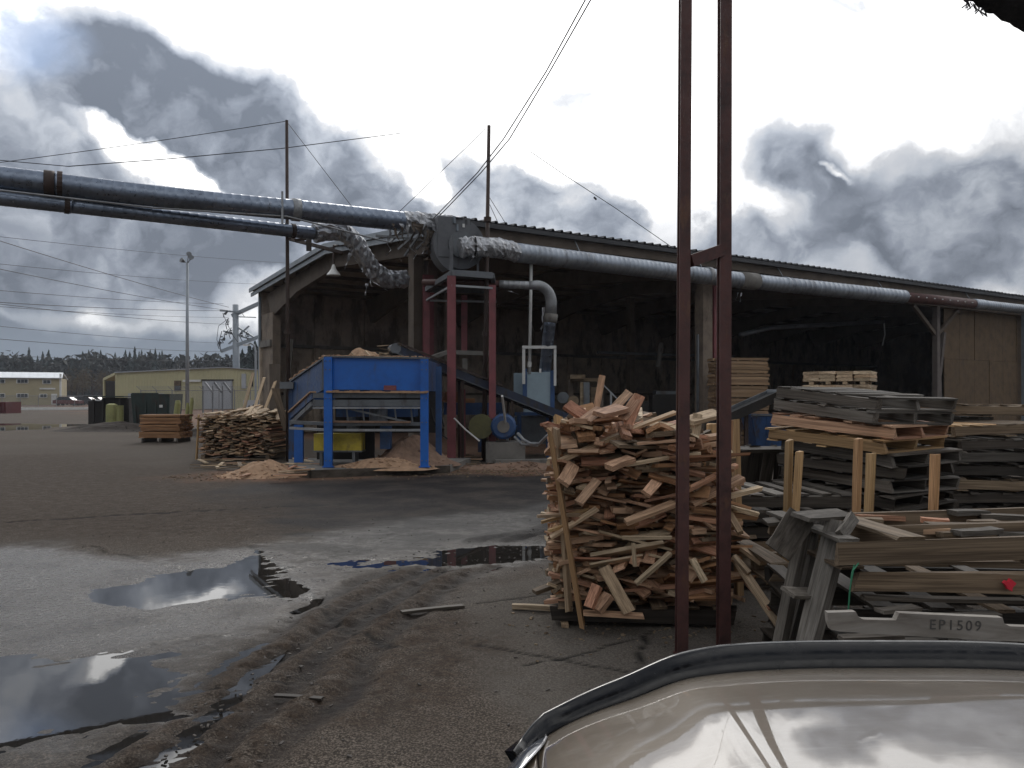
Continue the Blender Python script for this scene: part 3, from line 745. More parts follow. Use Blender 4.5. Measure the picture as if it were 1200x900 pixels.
for k, (a, b_, w) in enumerate(((P(432,315,21.2),P(435,336,21.2),.10),(P(411,296,21),P(404,316,21),.12),(P(437,330,21),P(455,341,21.1),.10),(P(430,332,21),P(428,346,21),.08),(P(455,338,21.3),P(466,334,21.4),.07))):
    strip(a, b_, w, k).build('torn_strip', M_foil, d2)
# struts that carry both ducts to the shed roof
st = thing('duct_bracket', 'dark steel struts carrying the ducts off the shed gable', 'bracket', tuple(P(380,290,24)))
m = MB(); m.bar(P(340,280,21.2), P(400,296,24), .07, .09); m.build('strut', M_pole, st)
m = MB(); m.bar(P(345,282,21.2), P(392,274,21.4), .06, .07); m.build('strut', M_pole, st)
m = MB(); m.bar(P(362,278,21.2), P(362,292,21.6), .14, .14); m.build('clamp', M_galv2, st)
for (a, b_) in ((P(440,276,21),P(505,282,21.5)), (P(458,284,21.2),P(478,262,21.4)), (P(466,292,21.2),P(500,262,21.4)), (P(500,262,21),P(474,300,21.3)), (P(520,262,20.8),P(488,292,21.2))):
    m = MB(); m.bar(a, b_, .05, .05); m.build('strut', M_galv2, st)

# centrifugal fan on the platform
fq = P(540,287,20.6)
fan = thing('extractor_fan', 'big grey snail-shaped extractor fan at the shed corner', 'fan', tuple(fq))
ax = Vector((.35,-.94,0)).normalized(); rx_ = Vector((.94,.35,0))
m = MB(); pts = []
for k in range(40):
    a = 2*math.pi*k/40; r_ = .60+.13*((k/40+.30) % 1.0); pts.append(fq + rx_*math.cos(a)*r_ + Vector((0,0,1))*math.sin(a)*r_)
m.prism(pts, -ax*.5); m.build('volute', M_fan, fan)
m = MB(); pc = P(529,280,20.75); m.box(pc, (.85,.5,1.02), Matrix.Rotation(math.atan2(rx_.y, rx_.x), 3, 'Z')); m.build('outlet_box', M_fan, fan)
m = MB(); m.tube([fq+ax*.0, fq+ax*.08], .34, 24); m.build('inlet_ring', M_steel, fan, smooth=False)
m = MB(); m.bar(P(529,277,20.1), P(529,326,20.1), .09, .05); m.bar(P(560,290,20.6), P(560,326,20.6), .06,.05); m.build('support_leg', M_fan, fan)
for (x_, y_, w_, h_) in ((543,264.5,.06,.09),(543,273,.10,.04)):
    m = MB(); m.box(P(x_,y_,20.6-.02)+ax*.02, (w_,.01,h_), Matrix.Rotation(math.atan2(rx_.y, rx_.x), 3, 'Z')); m.build('label_plate', M_white, fan)
rag = thing('torn_sheeting', 'ragged torn sheeting hanging between the duct wrap and the fan', 'sheeting', tuple(P(510,270,21)))
for k, (a, b_, w) in enumerate(((P(508,256,20.7),P(503,298,20.7),.35),(P(514,262,20.6),P(508,290,20.6),.38),(P(505,270,20.6),P(500,304,20.7),.2),(P(519,283,20.5),P(523,300,20.5),.14),(P(490,262,20.7),P(497,290,20.8),.25),(P(470,262,20.6),P(478,274,20.6),.12),(P(476,250,20.6),P(481,268,20.5),.1),(P(461,262,20.6),P(462,272,20.6),.09))):
    strip(a, b_, w, 20+k, n=8, curl=.3).build('rag', M_foil if k in (0,1,5,6) else M_beam, rag)
m = MB(); m.box(P(513,279,21.1), (.6,.5,.75), (0,.1,.5)); m.build('packing', M_beam, rag)
for k in range(10):
    x_ = 455+k*7.5; strip(P(x_,262+random.uniform(-4,8),20.9), P(x_+random.uniform(-8,8),285+random.uniform(0,22),21.0), .10, 60+k, n=6, curl=.5).build('rag', M_beam if k % 3 else M_foil, rag)

# long duct under the eave
d3 = thing('spiral_duct', 'pale spiral duct running along under the long eave', 'duct', tuple(S(1,-.62)))
def E(s, z=5.38): return S(s, -.62, z)
p0 = P(539,291,20.0)
crinkle([p0, P(552,289,20.1), P(575,290,20.5), P(590,292,20.9), E(1.3,5.40)], .245, amp=.22, seed=14, sub=8).build('foil_wrap', M_foil, d3)
m = MB(); q1 = P(554.5,289.5,20.13); m.tube([q1, q1+Vector((.04,.01,0))], .275, 20); m.build('strap', M_black, d3)
spiral(E(1.3,5.40), E(9.9,5.36), .255, step=.17).build('duct_section', M_galvl, d3, smooth=True)
m = MB(); m.tube([E(8.4), E(8.55)], .275, 18); m.build('collar', M_galv2, d3, smooth=True)
m = MB(); m.tube([E(9.9,5.36), E(10.7,5.37)], .275, 18); m.build('collar', M_conc2, d3, smooth=True)
spiral(E(10.7,5.37), E(12.1,5.38), .245).build('duct_section', M_galvl, d3, smooth=True)
m = MB(); m.tube([E(12.1,5.38), E(12.25,5.38)], .27, 18); m.build('collar', M_galvl, d3, smooth=True)
spiral(E(12.2,5.38), E(19.2,5.45), .250, step=.26, rib=.010).build('duct_section', M_galvl, d3, smooth=True)
m = MB(); m.tube([E(19.2,5.45), E(24.3,5.50)], .20, 16); m.build('duct_section', M_rust, d3, smooth=True, label='rusty brown section of the duct')
for k in range(26):
    q = E(19.3+k*.19, 5.45+.04*k/26); m = MB(); m.box(q+Vector((.1,-.19,.02)), (.05,.02,.04)); 
    if k % 3 == 0: m.build('paint_scab', M_white, d3)
spiral(E(24.3,5.50), E(25.1,5.51), .215).build('duct_section', M_galvl, d3, smooth=True)
spiral(E(25.1,5.51), E(44,5.6), .20).build('duct_section', M_galvl, d3, smooth=True)
for s in (3.5, 8.3, 12.2, 18, 24.3, 30, 38):
    m = MB(); m.bar(E(s,5.5), S(s,-.3,6.0), .04, .02); m.build('hanger', M_steel, d3)
for k, (a, b_, w) in enumerate(((P(869,343,26),P(866,354,26),.07),(P(865,343,26),P(862,352,26),.04),(P(795,335,24),P(793,344,24),.12),(P(1118,362,34.5),P(1120,390,34.5),.16),(P(1113,362,34.5),P(1126,368,34.5),.2),(P(812,318,24.6),P(822,326,24.6),.06),(P(557,298,20),P(551,307,20),.10))):
    strip(a, b_, w, 40+k, n=6, curl=.3).build('torn_strip', M_foil, d3)

# rusty branch pipe with elbow down to the cabinet
d4 = thing('elbow_pipe', 'rusty horizontal pipe turning down through an elbow to the blue-grey cabinet', 'pipe', tuple(G(640,520)))
m = MB(); m.tube([P(496,331,21.5), P(520,331,21.2), P(560,331.5,21.0), P(592,333,21.0)], .085, 14); m.build('pipe_run', M_rust, d4, smooth=True)
spiral(P(585,333,21.0), P(622,334.5,21.0), .105, step=.12).build('pipe_run', M_galv2, d4, smooth=True)
ec = P(626,352,21.0); 
m = MB(); m.tube([P(620,334.5,21)]+[P(628+18*math.sin(a), 354-20*math.cos(a), 21+.1*a) for a in np.linspace(.05,1.57,9)]+[P(645.5,372,21.2)], [.11]+[.125+.025*k/9 for k in range(10)], 16); m.build('elbow', M_galv2, d4, smooth=True)
m = MB(); m.tube([P(646,368,21.2), P(645,378,21.2)], .175, 16); m.build('collar', M_conc2, d4, smooth=True)
spiral(P(645,372,21.2), P(638,440,21.9), .155, step=.2).build('down_pipe', M_galv, d4, smooth=True)
for k, (a, b_) in enumerate(((P(637,360,20.9),P(635,388,21)),(P(597,341,20.9),P(608,345,21)))):
    strip(a, b_, .1, 70+k).build('torn_strip', M_foil, d4)

# maroon platform that carries the fan
pf = thing('fan_platform', 'maroon steel post frame standing behind the blue hopper under the fan', 'platform', (-1.2,21,0))
def post(px, pyb, ptop, w, name='post', mat=M_redpost, Y=None, z0=0):
    Y = Y or H*F/(pyb-HY); X = (px-600)/F*Y; zt = H+(HY-ptop)/F*Y
    m = MB(); m.box((X, Y, (z0+zt)/2), (w, w*.2, zt-z0)); m.box((X-w/2+.012, Y+w*.35, (z0+zt)/2), (.022, w*.7, zt-z0)); m.box((X+w/2-.012, Y+w*.35, (z0+zt)/2), (.022, w*.7, zt-z0))
    m.build(name, mat, pf); return X, Y, zt
a_ = post(529, 543, 323, .205, Y=19.6); b_ = post(577, 541, 334, .17, Y=20.0)
c_ = post(544, 0, 346, .17, Y=23.0, z0=2.9); d_ = post(500, 0, 340, .17, Y=22.6, z0=2.2)
e_ = post(542, 0, 456, .15, Y=21.0)
zt = 4.62
for (p, q_) in (((a_[0],a_[1]),(b_[0],b_[1])), ((b_[0],b_[1]),(c_[0]+.9,c_[1])), ((c_[0]+.9,c_[1]),(d_[0],d_[1])), ((d_[0],d_[1]),(a_[0],a_[1]))):
    m = MB(); m.bar((*p, zt), (*q_, zt-.02), .10, .12); m.build('platform_beam', M_steel, pf)
    m = MB(); m.bar((*p, zt-.3), (*q_, zt-.31), .05, .05); m.build('platform_rail', M_galv2, pf)
m = MB(); m.prism([(a_[0],a_[1]+.1,zt+.07),(b_[0],b_[1]+.1,zt+.07),(c_[0]+.8,c_[1],zt+.07),(d_[0],d_[1],zt+.07)], (0,0,.03)); m.build('deck_plate', M_steel, pf)
m = MB(); m.bar(P(506,419,20.6), P(526,412,20.9), .12, .10); m.bar(P(522,412.5,21), P(576,414.5,21.2), .14, .11); m.build('shelf', M_conc2, pf)
m = MB(); m.bar(P(545,420,22.6), P(545,440,22.6), .14, .12); m.build('bracket', M_conc2, pf)

# guyed masts
def mast(label, px, pyb, ptop, r, px2=None):
    Y = H*F/(pyb-HY); t = thing('guyed_mast', label, 'mast', ((px-600)/F*Y, Y, 0), group='guyed steel masts')
    b0 = Vector(((px-600)/F*Y, Y, 0)); tp = P(px2 or px, ptop, Y)
    m = MB(); m.tube([b0, lerp(b0,tp,.45), tp], [r*1.25, r, r*.8], 10); m.build('mast_tube', M_pole, t, smooth=True)
    for f in (.72, .38):
        p = lerp(b0, tp, f); m = MB(); m.tube([p-Vector((0,0,.06)), p+Vector((0,0,.06))], r*1.7, 10); m.build('clamp', M_pole, t)
    return t
mast('tall rusty mast left of the blue hopper', 338, 541, 141, .050, 336)
mast('tall rusty mast rising behind the maroon posts by the fan', 567, 541, 147, .055, 573)

# ================================================================== blue hopper
hp = thing('sawdust_hopper', 'bright blue steel hopper on legs heaped with sawdust', 'hopper', (-2.8,17.5,0))
a = Vector((-3.87,17.0,0)); b = Vector((-1.83,17.0,0)); c = Vector((-5.25,19.3,0)); dd = Vector((-1.75,19.8,0))
def zz(p, z): return Vector((p.x, p.y, z))
def slab4(pts, off, name, mat, par=hp, **k): MB().prism(pts, off).build(name, mat, par, **k)
slab4([zz(a,1.79), zz(b,1.76), zz(b,2.42), zz(a,2.46)], (0,.05,0), 'front_panel', M_blue)
slab4([zz(a,1.82)+Vector((-.02,0,0)), zz(c,1.35), zz(c,1.98), zz(a,2.46)+Vector((-.02,0,0))], (.04,.02,0), 'side_panel', M_dblue)
slab4([zz(b,1.76)+Vector((.02,0,0)), zz(dd,1.76), zz(dd,2.42), zz(b,2.42)+Vector((.02,0,0))], (-.04,.02,0), 'side_panel', M_dblue)
slab4([zz(c,1.35), zz(dd,1.76), zz(dd,2.42), zz(c,2.0)], (0,-.05,0), 'back_panel', M_dblue)
MB().bar(zz(a,2.475)+Vector((-.05,-.02,0)), zz(b,2.44)+Vector((.1,-.02,0)), .10, .03).build('rim', M_steel, hp)
MB().bar(zz(a,2.475), zz(c,2.0), .10, .03).build('rim', M_steel, hp)
for (z, w, h_, mt_) in ((1.66,.10,.10,M_steel),(1.50,.12,.14,M_steel),(1.40,.16,.035,M_galv2)):
    MB().bar(zz(a,z)+Vector((-.3,.03,0)), zz(b,z)+Vector((0,.03,0)), w, h_).build('frame_beam', mt_, hp)
MB().bar(zz(a,1.66)+Vector((-.3,0,0)), zz(c,1.18), .08, .16).build('frame_beam', M_dblue, hp)
MB().bar(zz(a,1.48)+Vector((-.3,0,0)), zz(c,.98), .10, .10).build('frame_beam', M_steel, hp)
m = MB(); m.bar(zz(a,1.735)+Vector((0,-.06,0)), zz(b,1.72)+Vector((.05,-.06,0)), .16, .03); m.bar(zz(a,1.735)+Vector((-.3,-.02,0)), zz(c,1.27)+Vector((0,-.06,0)), .14, .03)
for k in range(22):
    t_ = random.random(); p = lerp(zz(a,1.745), zz(b,1.73), t_)+Vector((0,-.07+random.uniform(-.03,.03),0)); m.box(p, (random.uniform(.06,.3),.07,random.uniform(.02,.05)), (0,random.uniform(-.1,.1),random.uniform(-.2,.2)))
m.build('sawdust_ledge', M_saw, hp, kind='stuff')
for z, mt_, h_ in ((1.06,M_steel,.07),(.93,M_galv2,.05)):
    MB().bar(zz(a,z)+Vector((-.9,.45,.03)), zz(a,z)+Vector((0,.1,0)), .09, h_).build('lower_beam', mt_, hp)
    MB().bar(zz(a,z)+Vector((0,.1,0)), zz(b,z)+Vector((0,.1,.0)), .09, h_).build('lower_beam', mt_, hp)
m = MB(); m.bar(zz(a,1.11)+Vector((.1,.06,0)), zz(b,1.10)+Vector((-.3,.06,0)), .16, .04); m.build('sawdust_ledge', M_saw2, hp, kind='stuff')
def leg(p, z0, z1, w, mat): 
    m = MB(); m.box((p.x,p.y,(z0+z1)/2), (w,.012,z1-z0)); m.box((p.x-w/2+.006,p.y+.05,(z0+z1)/2), (.012,.09,z1-z0)); m.box((p.x+w/2-.006,p.y+.05,(z0+z1)/2), (.012,.09,z1-z0)); m.box((p.x,p.y+.05,z0+.01),(w+.06,.16,.02)); m.build('leg', mat, hp)
leg(a+Vector((.03,-.09,0)), .16, 2.46, .17, M_blue); leg(b+Vector((0,-.09,0)), .16, 2.42, .165, M_blue)
leg(Vector((-5.22,19.25,0)), .05, 1.95, .17, M_dblue); leg(Vector((-4.82,18.3,0)), .05, 1.0, .2, M_blue); leg(Vector((-1.62,17.9,0)), .05, 2.3, .13, M_dblue)
MB().box((-5.3,19.2,1.9), (.32,.3,.16)).build('end_cap', M_steel, hp)
MB().box((-2.9,18.6,1.28), (2.3,.06,.95)).build('shade_screen', M_dbin, hp); MB().box((-3.75,18.3,.62), (1.3,.06,.8)).build('shade_screen', M_dbin, hp)  # near-black sheets added to darken the open gap below the hopper
m = MB(); m.box((-3.0,18.2,1.3), (1.7,.9,.22)); m.build('drive_housing', M_dblue, hp)
m = MB(); m.tube([(-2.9,17.6,1.02),(-2.9,17.6,1.4)], .2, 12); m.tube([(-3.5,17.9,.9),(-3.5,17.9,1.35)], .15, 12); m.build('gearbox', M_steel, hp)
MB().box((-2.75,17.7,.75), (.22,.3,.5)).build('gear_motor', M_dblue, hp)
MB().box((-2.55,16.95,1.82), (.26,.015,.10)).build('faded_label', M_redpost, hp)
for k in range(5):
    m = MB(); x_ = -3.5+k*.34; m.bar((x_,17.12,1.42),(x_+.04,17.12,1.1),.03,.03); m.build('hanger_rod', M_steel, hp)
for (x_,z_) in [(-3.84,z) for z in (.3,1.1,1.6,2.2,2.38)]+[(-1.83,z) for z in (.3,1.1,1.6,2.2,2.36)]:
    for dx in (-.045,.045):
        m = MB(); m.tube([(x_+dx,16.905,z_),(x_+dx,16.885,z_)], .014, 6); m.build('bolt', M_steel, hp)
MB().bar((-3.6,17.05,1.42),(-2.1,17.05,1.08),.03,.04).build('cross_brace', M_steel, hp)
for x_ in (-3.95,-3.88): MB().box((x_,16.98,2.1),(.05,.02,.66)).build('corner_plate', M_steel, hp)
m = MB(); r9 = random.Random(2)
for k in range(60):
    f = r9.random(); pp = lerp(zz(a,2.49), zz(b,2.46), f); m.box(pp+Vector((0,r9.uniform(-.04,.04),r9.uniform(0,.015))), (r9.uniform(.02,.09),.04,.02), (r9.uniform(-.3,.3),0,r9.uniform(-1,1)))
for k in range(50):
    f = r9.random(); pp = lerp(zz(a,2.50), zz(c,2.03), f); m.box(pp+Vector((r9.uniform(-.03,.06),0,r9.uniform(0,.03))), (r9.uniform(.04,.14),.08,.03), (r9.uniform(-.3,.3),0,r9.uniform(-1,1)))
m.build('sawdust_on_rim', M_saw, hp, kind='stuff')
yb = thing('yellow_tank', 'yellow rectangular box standing under the left end of the hopper', 'box', (-3.75,17.55,0))
MB().box((-3.74,17.6,.66), (1.02,.45,.36)).build('tank_body', M_yellow, yb); MB().box((-3.74,17.6,.46), (1.04,.47,.03)).build('tank_lip', M_steel, yb)
MB().box((-4.1,17.6,.3), (.06,.4,.32)).build('foot', M_steel, yb); MB().box((-3.4,17.6,.3), (.06,.4,.32)).build('foot', M_steel, yb)

def heap(name, label, c, rx, ry, h_, mat, n=34, amp=.25, seed=0, base=0., parent=None, chips=0):
    vs = []; fs = []; seg = n; rings = 12
    for i in range(rings+1):
        f = i/rings
        for j in range(seg):
            a = 2*math.pi*j/seg; nn = noise.noise(Vector((math.cos(a)*1.3+seed, math.sin(a)*1.3, f*2))); rr = f*(1+amp*nn)
            zz_ = h_*(math.cos(min(1,f)*math.pi)*.5+.5)*(1+amp*noise.noise(Vector((math.cos(a)*f*3+seed, math.sin(a)*f*3, 1.7))))
            zz_ += .03*h_*noise.noise(Vector((math.cos(a)*f*9+seed, math.sin(a)*f*9, .7)))*4*(1-f)
            vs.append((c[0]+rx*rr*math.cos(a), c[1]+ry*rr*math.sin(a), base+max(zz_, 0) if i < rings else base-.03))
    for i in range(rings):
        for j in range(seg):
            a = i*seg+j; b_ = i*seg+(j+1) % seg; fs.append((a, a+seg, b_+seg, b_))
    m = MB(); m.add(vs, fs); r = random.Random(seed)
    for k in range(chips):
        a = r.random()*6.28; f = math.sqrt(r.random())*.95; z = h_*(math.cos(f*math.pi)*.5+.5)*.95
        m.box((c[0]+rx*f*math.cos(a), c[1]+ry*f*math.sin(a), base+z+.01), (r.uniform(.03,.12), r.uniform(.02,.05), .012), (r.uniform(-.5,.5), r.uniform(-.5,.5), r.random()*3))
    o = m.build(name, mat, parent, smooth=False); o['kind'] = 'stuff'
    if parent is None: o['label'] = label; o['category'] = 'sawdust'
    return o
slabp = thing('concrete_plinth', 'low dark-edged concrete plinth under the hopper', 'plinth', (-2.6,17.3,0))
m = MB(); m.prism([(-4.0,16.25,.0),(-1.35,17.35,.0),(-1.0,19.6,0),(-5.4,19.6,0),(-4.7,17.1,0)], (0,0,.15)); m.build('plinth_block', M_conc2, slabp)
m = MB(); m.bar((-4.02,16.22,.08), (-1.33,17.32,.08), .06, .17); m.bar((-4.04,16.22,.08), (-4.72,17.1,.08), .06, .17); m.build('timber_edging', M_dark, slabp)
heap('sawdust_heap', 'sawdust heap spilling under the right half of the hopper', (-2.25,17.9), 1.1, .9, .62, M_saw2, seed=3, base=.14, chips=60)
heap('sawdust_heap', 'low sawdust drift at the front of the hopper plinth', (-2.7,17.15), 1.25, .5, .20, M_saw, seed=5, base=.14, chips=80)
heap('sawdust_heap', 'orange-brown sawdust spill at the left end of the plinth', (-5.1,16.7), 1.05, .65, .32, M_saw, seed=8, chips=120)
heap('sawdust_heap', 'sawdust heaped above the rim of the blue hopper', (-3.35,18.3), 1.05, .9, .55, M_saw, seed=12, base=2.15, chips=40)
heap('sawdust_heap', 'brown sawdust trodden along the foot of the maroon posts', (.2,18.6), 2.0, .55, .13, M_saw2, seed=15, chips=100)
slabs_ = [(P(412,413,17.6), P(423,425,17.4)), (P(428,411,17.8), P(436,419,17.7)), (P(436,417,18), P(470,418,18.2))]
for k, (p_, q_) in enumerate(slabs_): loose('pale stick poking out of the sawdust on top of the hopper', p_, q_, .05, .02, M_pale, 'sticks in the hopper sawdust')

# incline conveyor from behind the scrap pile up to the hopper
M_cvs = plain('grimy_blue_black_steel', (.022,.030,.055), .5, .2, .4, 3, .15, dirt=((.03,.025,.02), .5, .8))
cv = thing('incline_conveyor', 'long grimy dark belt conveyor sloping down from hopper to scrap pile', 'conveyor', (0,18.5,0))
ca = P(462,409,19.9); cb = P(676,495,21.2); cd = (cb-ca).normalized(); side = cd.cross(Vector((0,0,1))).normalized(); upv = side.cross(cd).normalized()
MB().bar(ca+side*.24, cb+side*.24, .03, .20, tuple(upv)).build('side_channel', M_cvs, cv)
MB().bar(ca+side*.26-upv*.10, cb+side*.26-upv*.10, .07, .02, tuple(upv)).build('channel_flange', M_steel, cv)
MB().bar(ca-side*.24, cb-side*.24, .03, .20, tuple(upv)).build('side_channel', M_cvs, cv)
MB().bar(ca+upv*.02, cb+upv*.02, .44, .02, tuple(upv)).build('belt', M_belt, cv)
MB().bar(ca-upv*.14, cb-upv*.14, .40, .015, tuple(upv)).build('return_belt', M_belt, cv)
MB().bar(ca+side*.3+upv*.14, lerp(ca,cb,.55)+side*.3+upv*.14, .03, .05, tuple(upv)).build('guard_rail', M_pole, cv)
m = MB(); m.tube([ca-side*.26, ca+side*.26], .13, 14); m.build('head_drum', M_steel, cv)
for k in range(9):
    p = lerp(ca, cb, (k+.5)/9); m = MB(); m.tube([p-side*.23-upv*.06, p+side*.23-upv*.06], .035, 8); m.build('idler_roller', M_steel, cv)
for f in (.35, .62, .86):
    p = lerp(ca, cb, f); m = MB(); m.bar(p+side*.2, (p.x+side.x*.2, p.y+side.y*.2, 0), .07, .07); m.bar(p-side*.2, (p.x-side.x*.2, p.y-side.y*.2, 0), .07, .07); m.build('support_leg', M_pole, cv)
for k in range(9):
    p = ca + Vector((random.uniform(-.3,.15), random.uniform(-.2,.2), random.uniform(-.15,.18)))
    loose('splintered offcut tumbling off the top end of the conveyor', p-Vector((.14,0,random.uniform(-.1,.14))), p+Vector((.14,.05,random.uniform(-.1,.1))), .08, .02, M_brown if k % 2 else M_pale, 'offcuts at the conveyor head', name='offcut')

# cabinet with white hand frame
cbn = thing('control_cabinet', 'pale blue-grey steel cabinet with blue corner posts beside the elbow pipe', 'cabinet', (.65,21.9,0))
def boxpx(x0, x1, y0, y1, Y, dep, name, mat, par, **k):
    p = P((x0+x1)/2, (y0+y1)/2, Y); MB().box(p+Vector((0,dep/2,0)), ((x1-x0)/F*Y, dep, (y1-y0)/F*Y)).build(name, mat, par, **k)
boxpx(614,649,436,485,21.6,.9,'cabinet_body',M_cab,cbn); boxpx(602,613.5,437,465,21.9,.7,'side_box',M_cab,cbn); boxpx(602,650,488,520,21.9,.7,'lower_tank',M_steel,cbn)
boxpx(612.5,617.5,432,478,21.55,.05,'corner_post',M_dblue,cbn); boxpx(645,650,434,480,21.55,.05,'corner_post',M_dblue,cbn)
boxpx(603,650,483,487,21.5,.05,'sill',M_dblue,cbn); boxpx(606,611,487,536,21.7,.1,'support_leg',M_dblue,cbn); boxpx(640,645,487,536,21.7,.1,'support_leg',M_dblue,cbn)
m = MB(); m.tube([P(633,437,21.5),P(633,432,21.5)], .03, 8); m.build('breather_cap', M_white, cbn)
hf = thing('hand_frame', 'white upturned U frame standing over the blue-grey cabinet', 'frame', tuple(P(632,450,21.4)))
for (x0,x1,y0,y1) in ((612,615.5,405,450),(649,652,407,452)): boxpx(x0,x1,y0,y1,21.4,.06,'upright',M_pvc,hf)
boxpx(612,652,405,408.5,21.38,.05,'crossbar',M_pvc,hf)
vp = thing('vent_pipe', 'thin straight white pipe rising behind the hand frame', 'pipe', tuple(P(621,440,21.6)))
m = MB(); m.tube([P(620.5,438,21.6),P(622.5,307,21.6)], .042, 10); m.build('pipe_tube', M_pvc, vp, smooth=True)
m = MB(); m.tube([P(620.6,430,21.6),P(620.6,424,21.6)], .055, 10); m.build('coupling', M_pvc, vp)
# blower motor
mo = thing('electric_motor', 'round blue electric motor on a concrete block', 'motor', tuple(G(591,537)))
q = P(590,500,19.6); m = MB(); m.tube([q, q+Vector((0,.05,0)), q+Vector((0,.7,0)), q+Vector((0,.75,0))], [.26,.31,.31,.25], 22); m.build('motor_body', M_dblue, mo)
m = MB(); m.tube([q+Vector((0,-.03,0)), q+Vector((0,.0,0))], .15, 18); m.build('fan_cover', M_conc2, mo)
for k in range(10):
    a = 2*math.pi*k/10; m = MB(); m.bar(q+Vector((math.cos(a)*.325,.1,math.sin(a)*.325)), q+Vector((math.cos(a)*.325,.65,math.sin(a)*.325)), .02, .02); m.build('cooling_fin', M_dblue, mo)
m = MB(); m.tube([q+Vector((-.55,.1,0)), q+Vector((-.55,.35,0))], .30, 20); m.build('pulley_guard', plain('grimy_yellow_paint', (.09,.085,.03), .6, 0, .4, 3, .1), mo)
MB().box((q.x+.05,q.y+.4,.28), (.95,.9,.5)).build('concrete_block', M_conc2, mo)
bx = thing('machine_bench', 'dark blue machine bench behind the maroon posts', 'machine', (-1.0,20.9,0))
boxpx(520,590,472,486,21.2,.7,'bench_top',M_dblue,bx); boxpx(524,530,486,532,21.2,.3,'bench_leg',M_dblue,bx); boxpx(560,566,486,530,21.2,.3,'bench_leg',M_dblue,bx)
boxpx(517,541,459,471,21.0,.5,'hopper_tray',M_orange,bx); boxpx(545,556,467,472,21.2,.4,'wood_block',M_orange,bx)
hs = thing('air_hose', 'grey hose drooping between hopper leg and machine bench', 'hose', tuple(P(515,490,18.5)))
m = MB(); m.tube([P(505,478,18.3),P(508,492,18.3),P(515,507,18.4),P(524,514,18.6)], .02, 8); m.tube([P(520,478,18.5),P(517,488,18.4),P(520,500,18.5)], .018, 8); m.build('hose_run', M_rubber, hs)
m = MB(); m.tube([P(532,490,18.9),P(545,503,19),P(562,517,19)], .02, 8); m.build('rod', M_pvc, hs)
wb = thing('white_rod', 'thin white rod leaning in front of the blue motor', 'rod', tuple(G(597,545)))
m = MB(); m.tube([G(597.5,537)+Vector((0,-.3,0)), P(588.5,464,18.6)], .028, 8); m.build('rod_tube', M_pvc, wb)
MB().box(G(598,537)+Vector((0,-.3,.04)), (.08,.08,.08)).build('rod_foot', M_steel, wb)
hb = thing('curved_hose', 'pale looping pipes between the motor and the scrap pile', 'pipe', tuple(P(610,515,18)))
m = MB(); m.tube([P(607,508,18.5),P(613,515,18.3),P(622,520,18),P(632,520,17.8),P(640,512,17.6),P(648,505,17.4)], .035, 8); m.tube([P(603,512,18.5),P(612,521,18.3),P(630,522,18)], .03, 8); m.build('hose_run', M_galv2, hb, smooth=True)
kb = thing('concrete_kerb', 'low concrete kerb along the foot of the machines', 'kerb', (1.,20.2,0))
MB().bar((-.4,19.3,.06),(5,20.3,.06),.3,.14).build('kerb_block', M_conc2, kb)

# saw bench and clutter inside the shed
wk = thing('saw_table', 'old dark saw bench with timber frame inside the shed', 'machine', (2.2,22.5,0))
for (x0,x1,y0,y1,mt_,nm) in ((666,672,445,520,M_beam,'bench_leg'),(669,701,443,447,M_brown,'bench_rail'),(680,684,448,500,M_pale,'upright'),(668,686,439,444,M_brown,'top_board'),(692,706,454,482,M_brown,'side_panel'),(703,707,450,500,M_beam,'upright'),(684,691,448,500,M_steel,'upright')):
    boxpx(x0,x1,y0,y1,22.3+random.random()*.4,.15,nm,mt_,wk)
m = MB(); p = P(660,466,22.3); m.tube([p, p+Vector((0,.15,0))], .16, 16); m.tube([p+Vector((0,-.03,0)), p], .04, 10); m.build('flywheel', M_steel, wk)
m = MB(); p = P(672,470,22.2); m.tube([p, p+Vector((0,.15,0))], .15, 16); m.build('flywheel', M_brown, wk)
m = MB(); m.bar(P(706,450,22.6),P(726,470,22.6),.04,.04); m.bar(P(716,460,22.6),P(716,500,22.6),.05,.05); m.build('brace', M_galv2, wk)
for k,(x0,x1,y0,y1) in enumerate(((725,760,470,500),(765,800,462,500),(742,775,480,510))):
    cr = thing('machine_housing', ('squat dark machine housing behind the scrap pile','dark motor housing deep in the shed','low dark gear housing on the shed floor')[k], 'machine', tuple(G((x0+x1)/2, 525)))
    boxpx(x0,x1,y0,520,26+k,.8,'casing',M_dbin,cr); boxpx(x0+4,x1-8,y0-4,y0,26+k,.6,'lid',M_steel,cr)
# ================================================================== lumber stacks
def lstack(label, px0, px1, pyt, Y, W_, D_, rows, mat, yaw=0, hrow=.03, gap=.0, every=0, cols=1, group=None, z0=.12, jit=.02, name='lumber_stack', bearer=M_dark, sticker=0):
    c = P((px0+px1)/2, HY, Y); t = thing(name, label, 'lumber', (c.x, Y, 0), (0,0,R(yaw)), group); z = z0
    for s_ in (-1, 0, 1): board(t, (s_*W_*.42, D_/2, z0/2), (D_, .09, z0*.95), (0,0,R(90)), bearer, 'bearer')
    for i in range(rows):
        n = cols
        for k in range(n):
            y = (k+.5)*D_/n
            board(t, (random.uniform(-jit,jit), y+random.uniform(-jit,jit)*.3, z+hrow/2), (W_+random.uniform(-jit,jit), D_/n*.97, hrow*.93), (random.uniform(-.01,.01)*0,0,random.uniform(-.004,.004)), mat)
        z += hrow
        if every and (i+1) % every == 0 and i < rows-1:
            for s_ in (-.9,-.3,.3,.9): board(t, (s_*W_*.47, D_/2, z+.012), (D_, .05, .022), (0,0,R(90)), mat, 'sticker')
            z += .026
    return t
lstack('tall stack of sawn lumber standing inside the shed behind the incline', 843, 903, 420, 24.2, 1.52, 1.0, 29, M_lumber, 8, .086, every=4, cols=2)
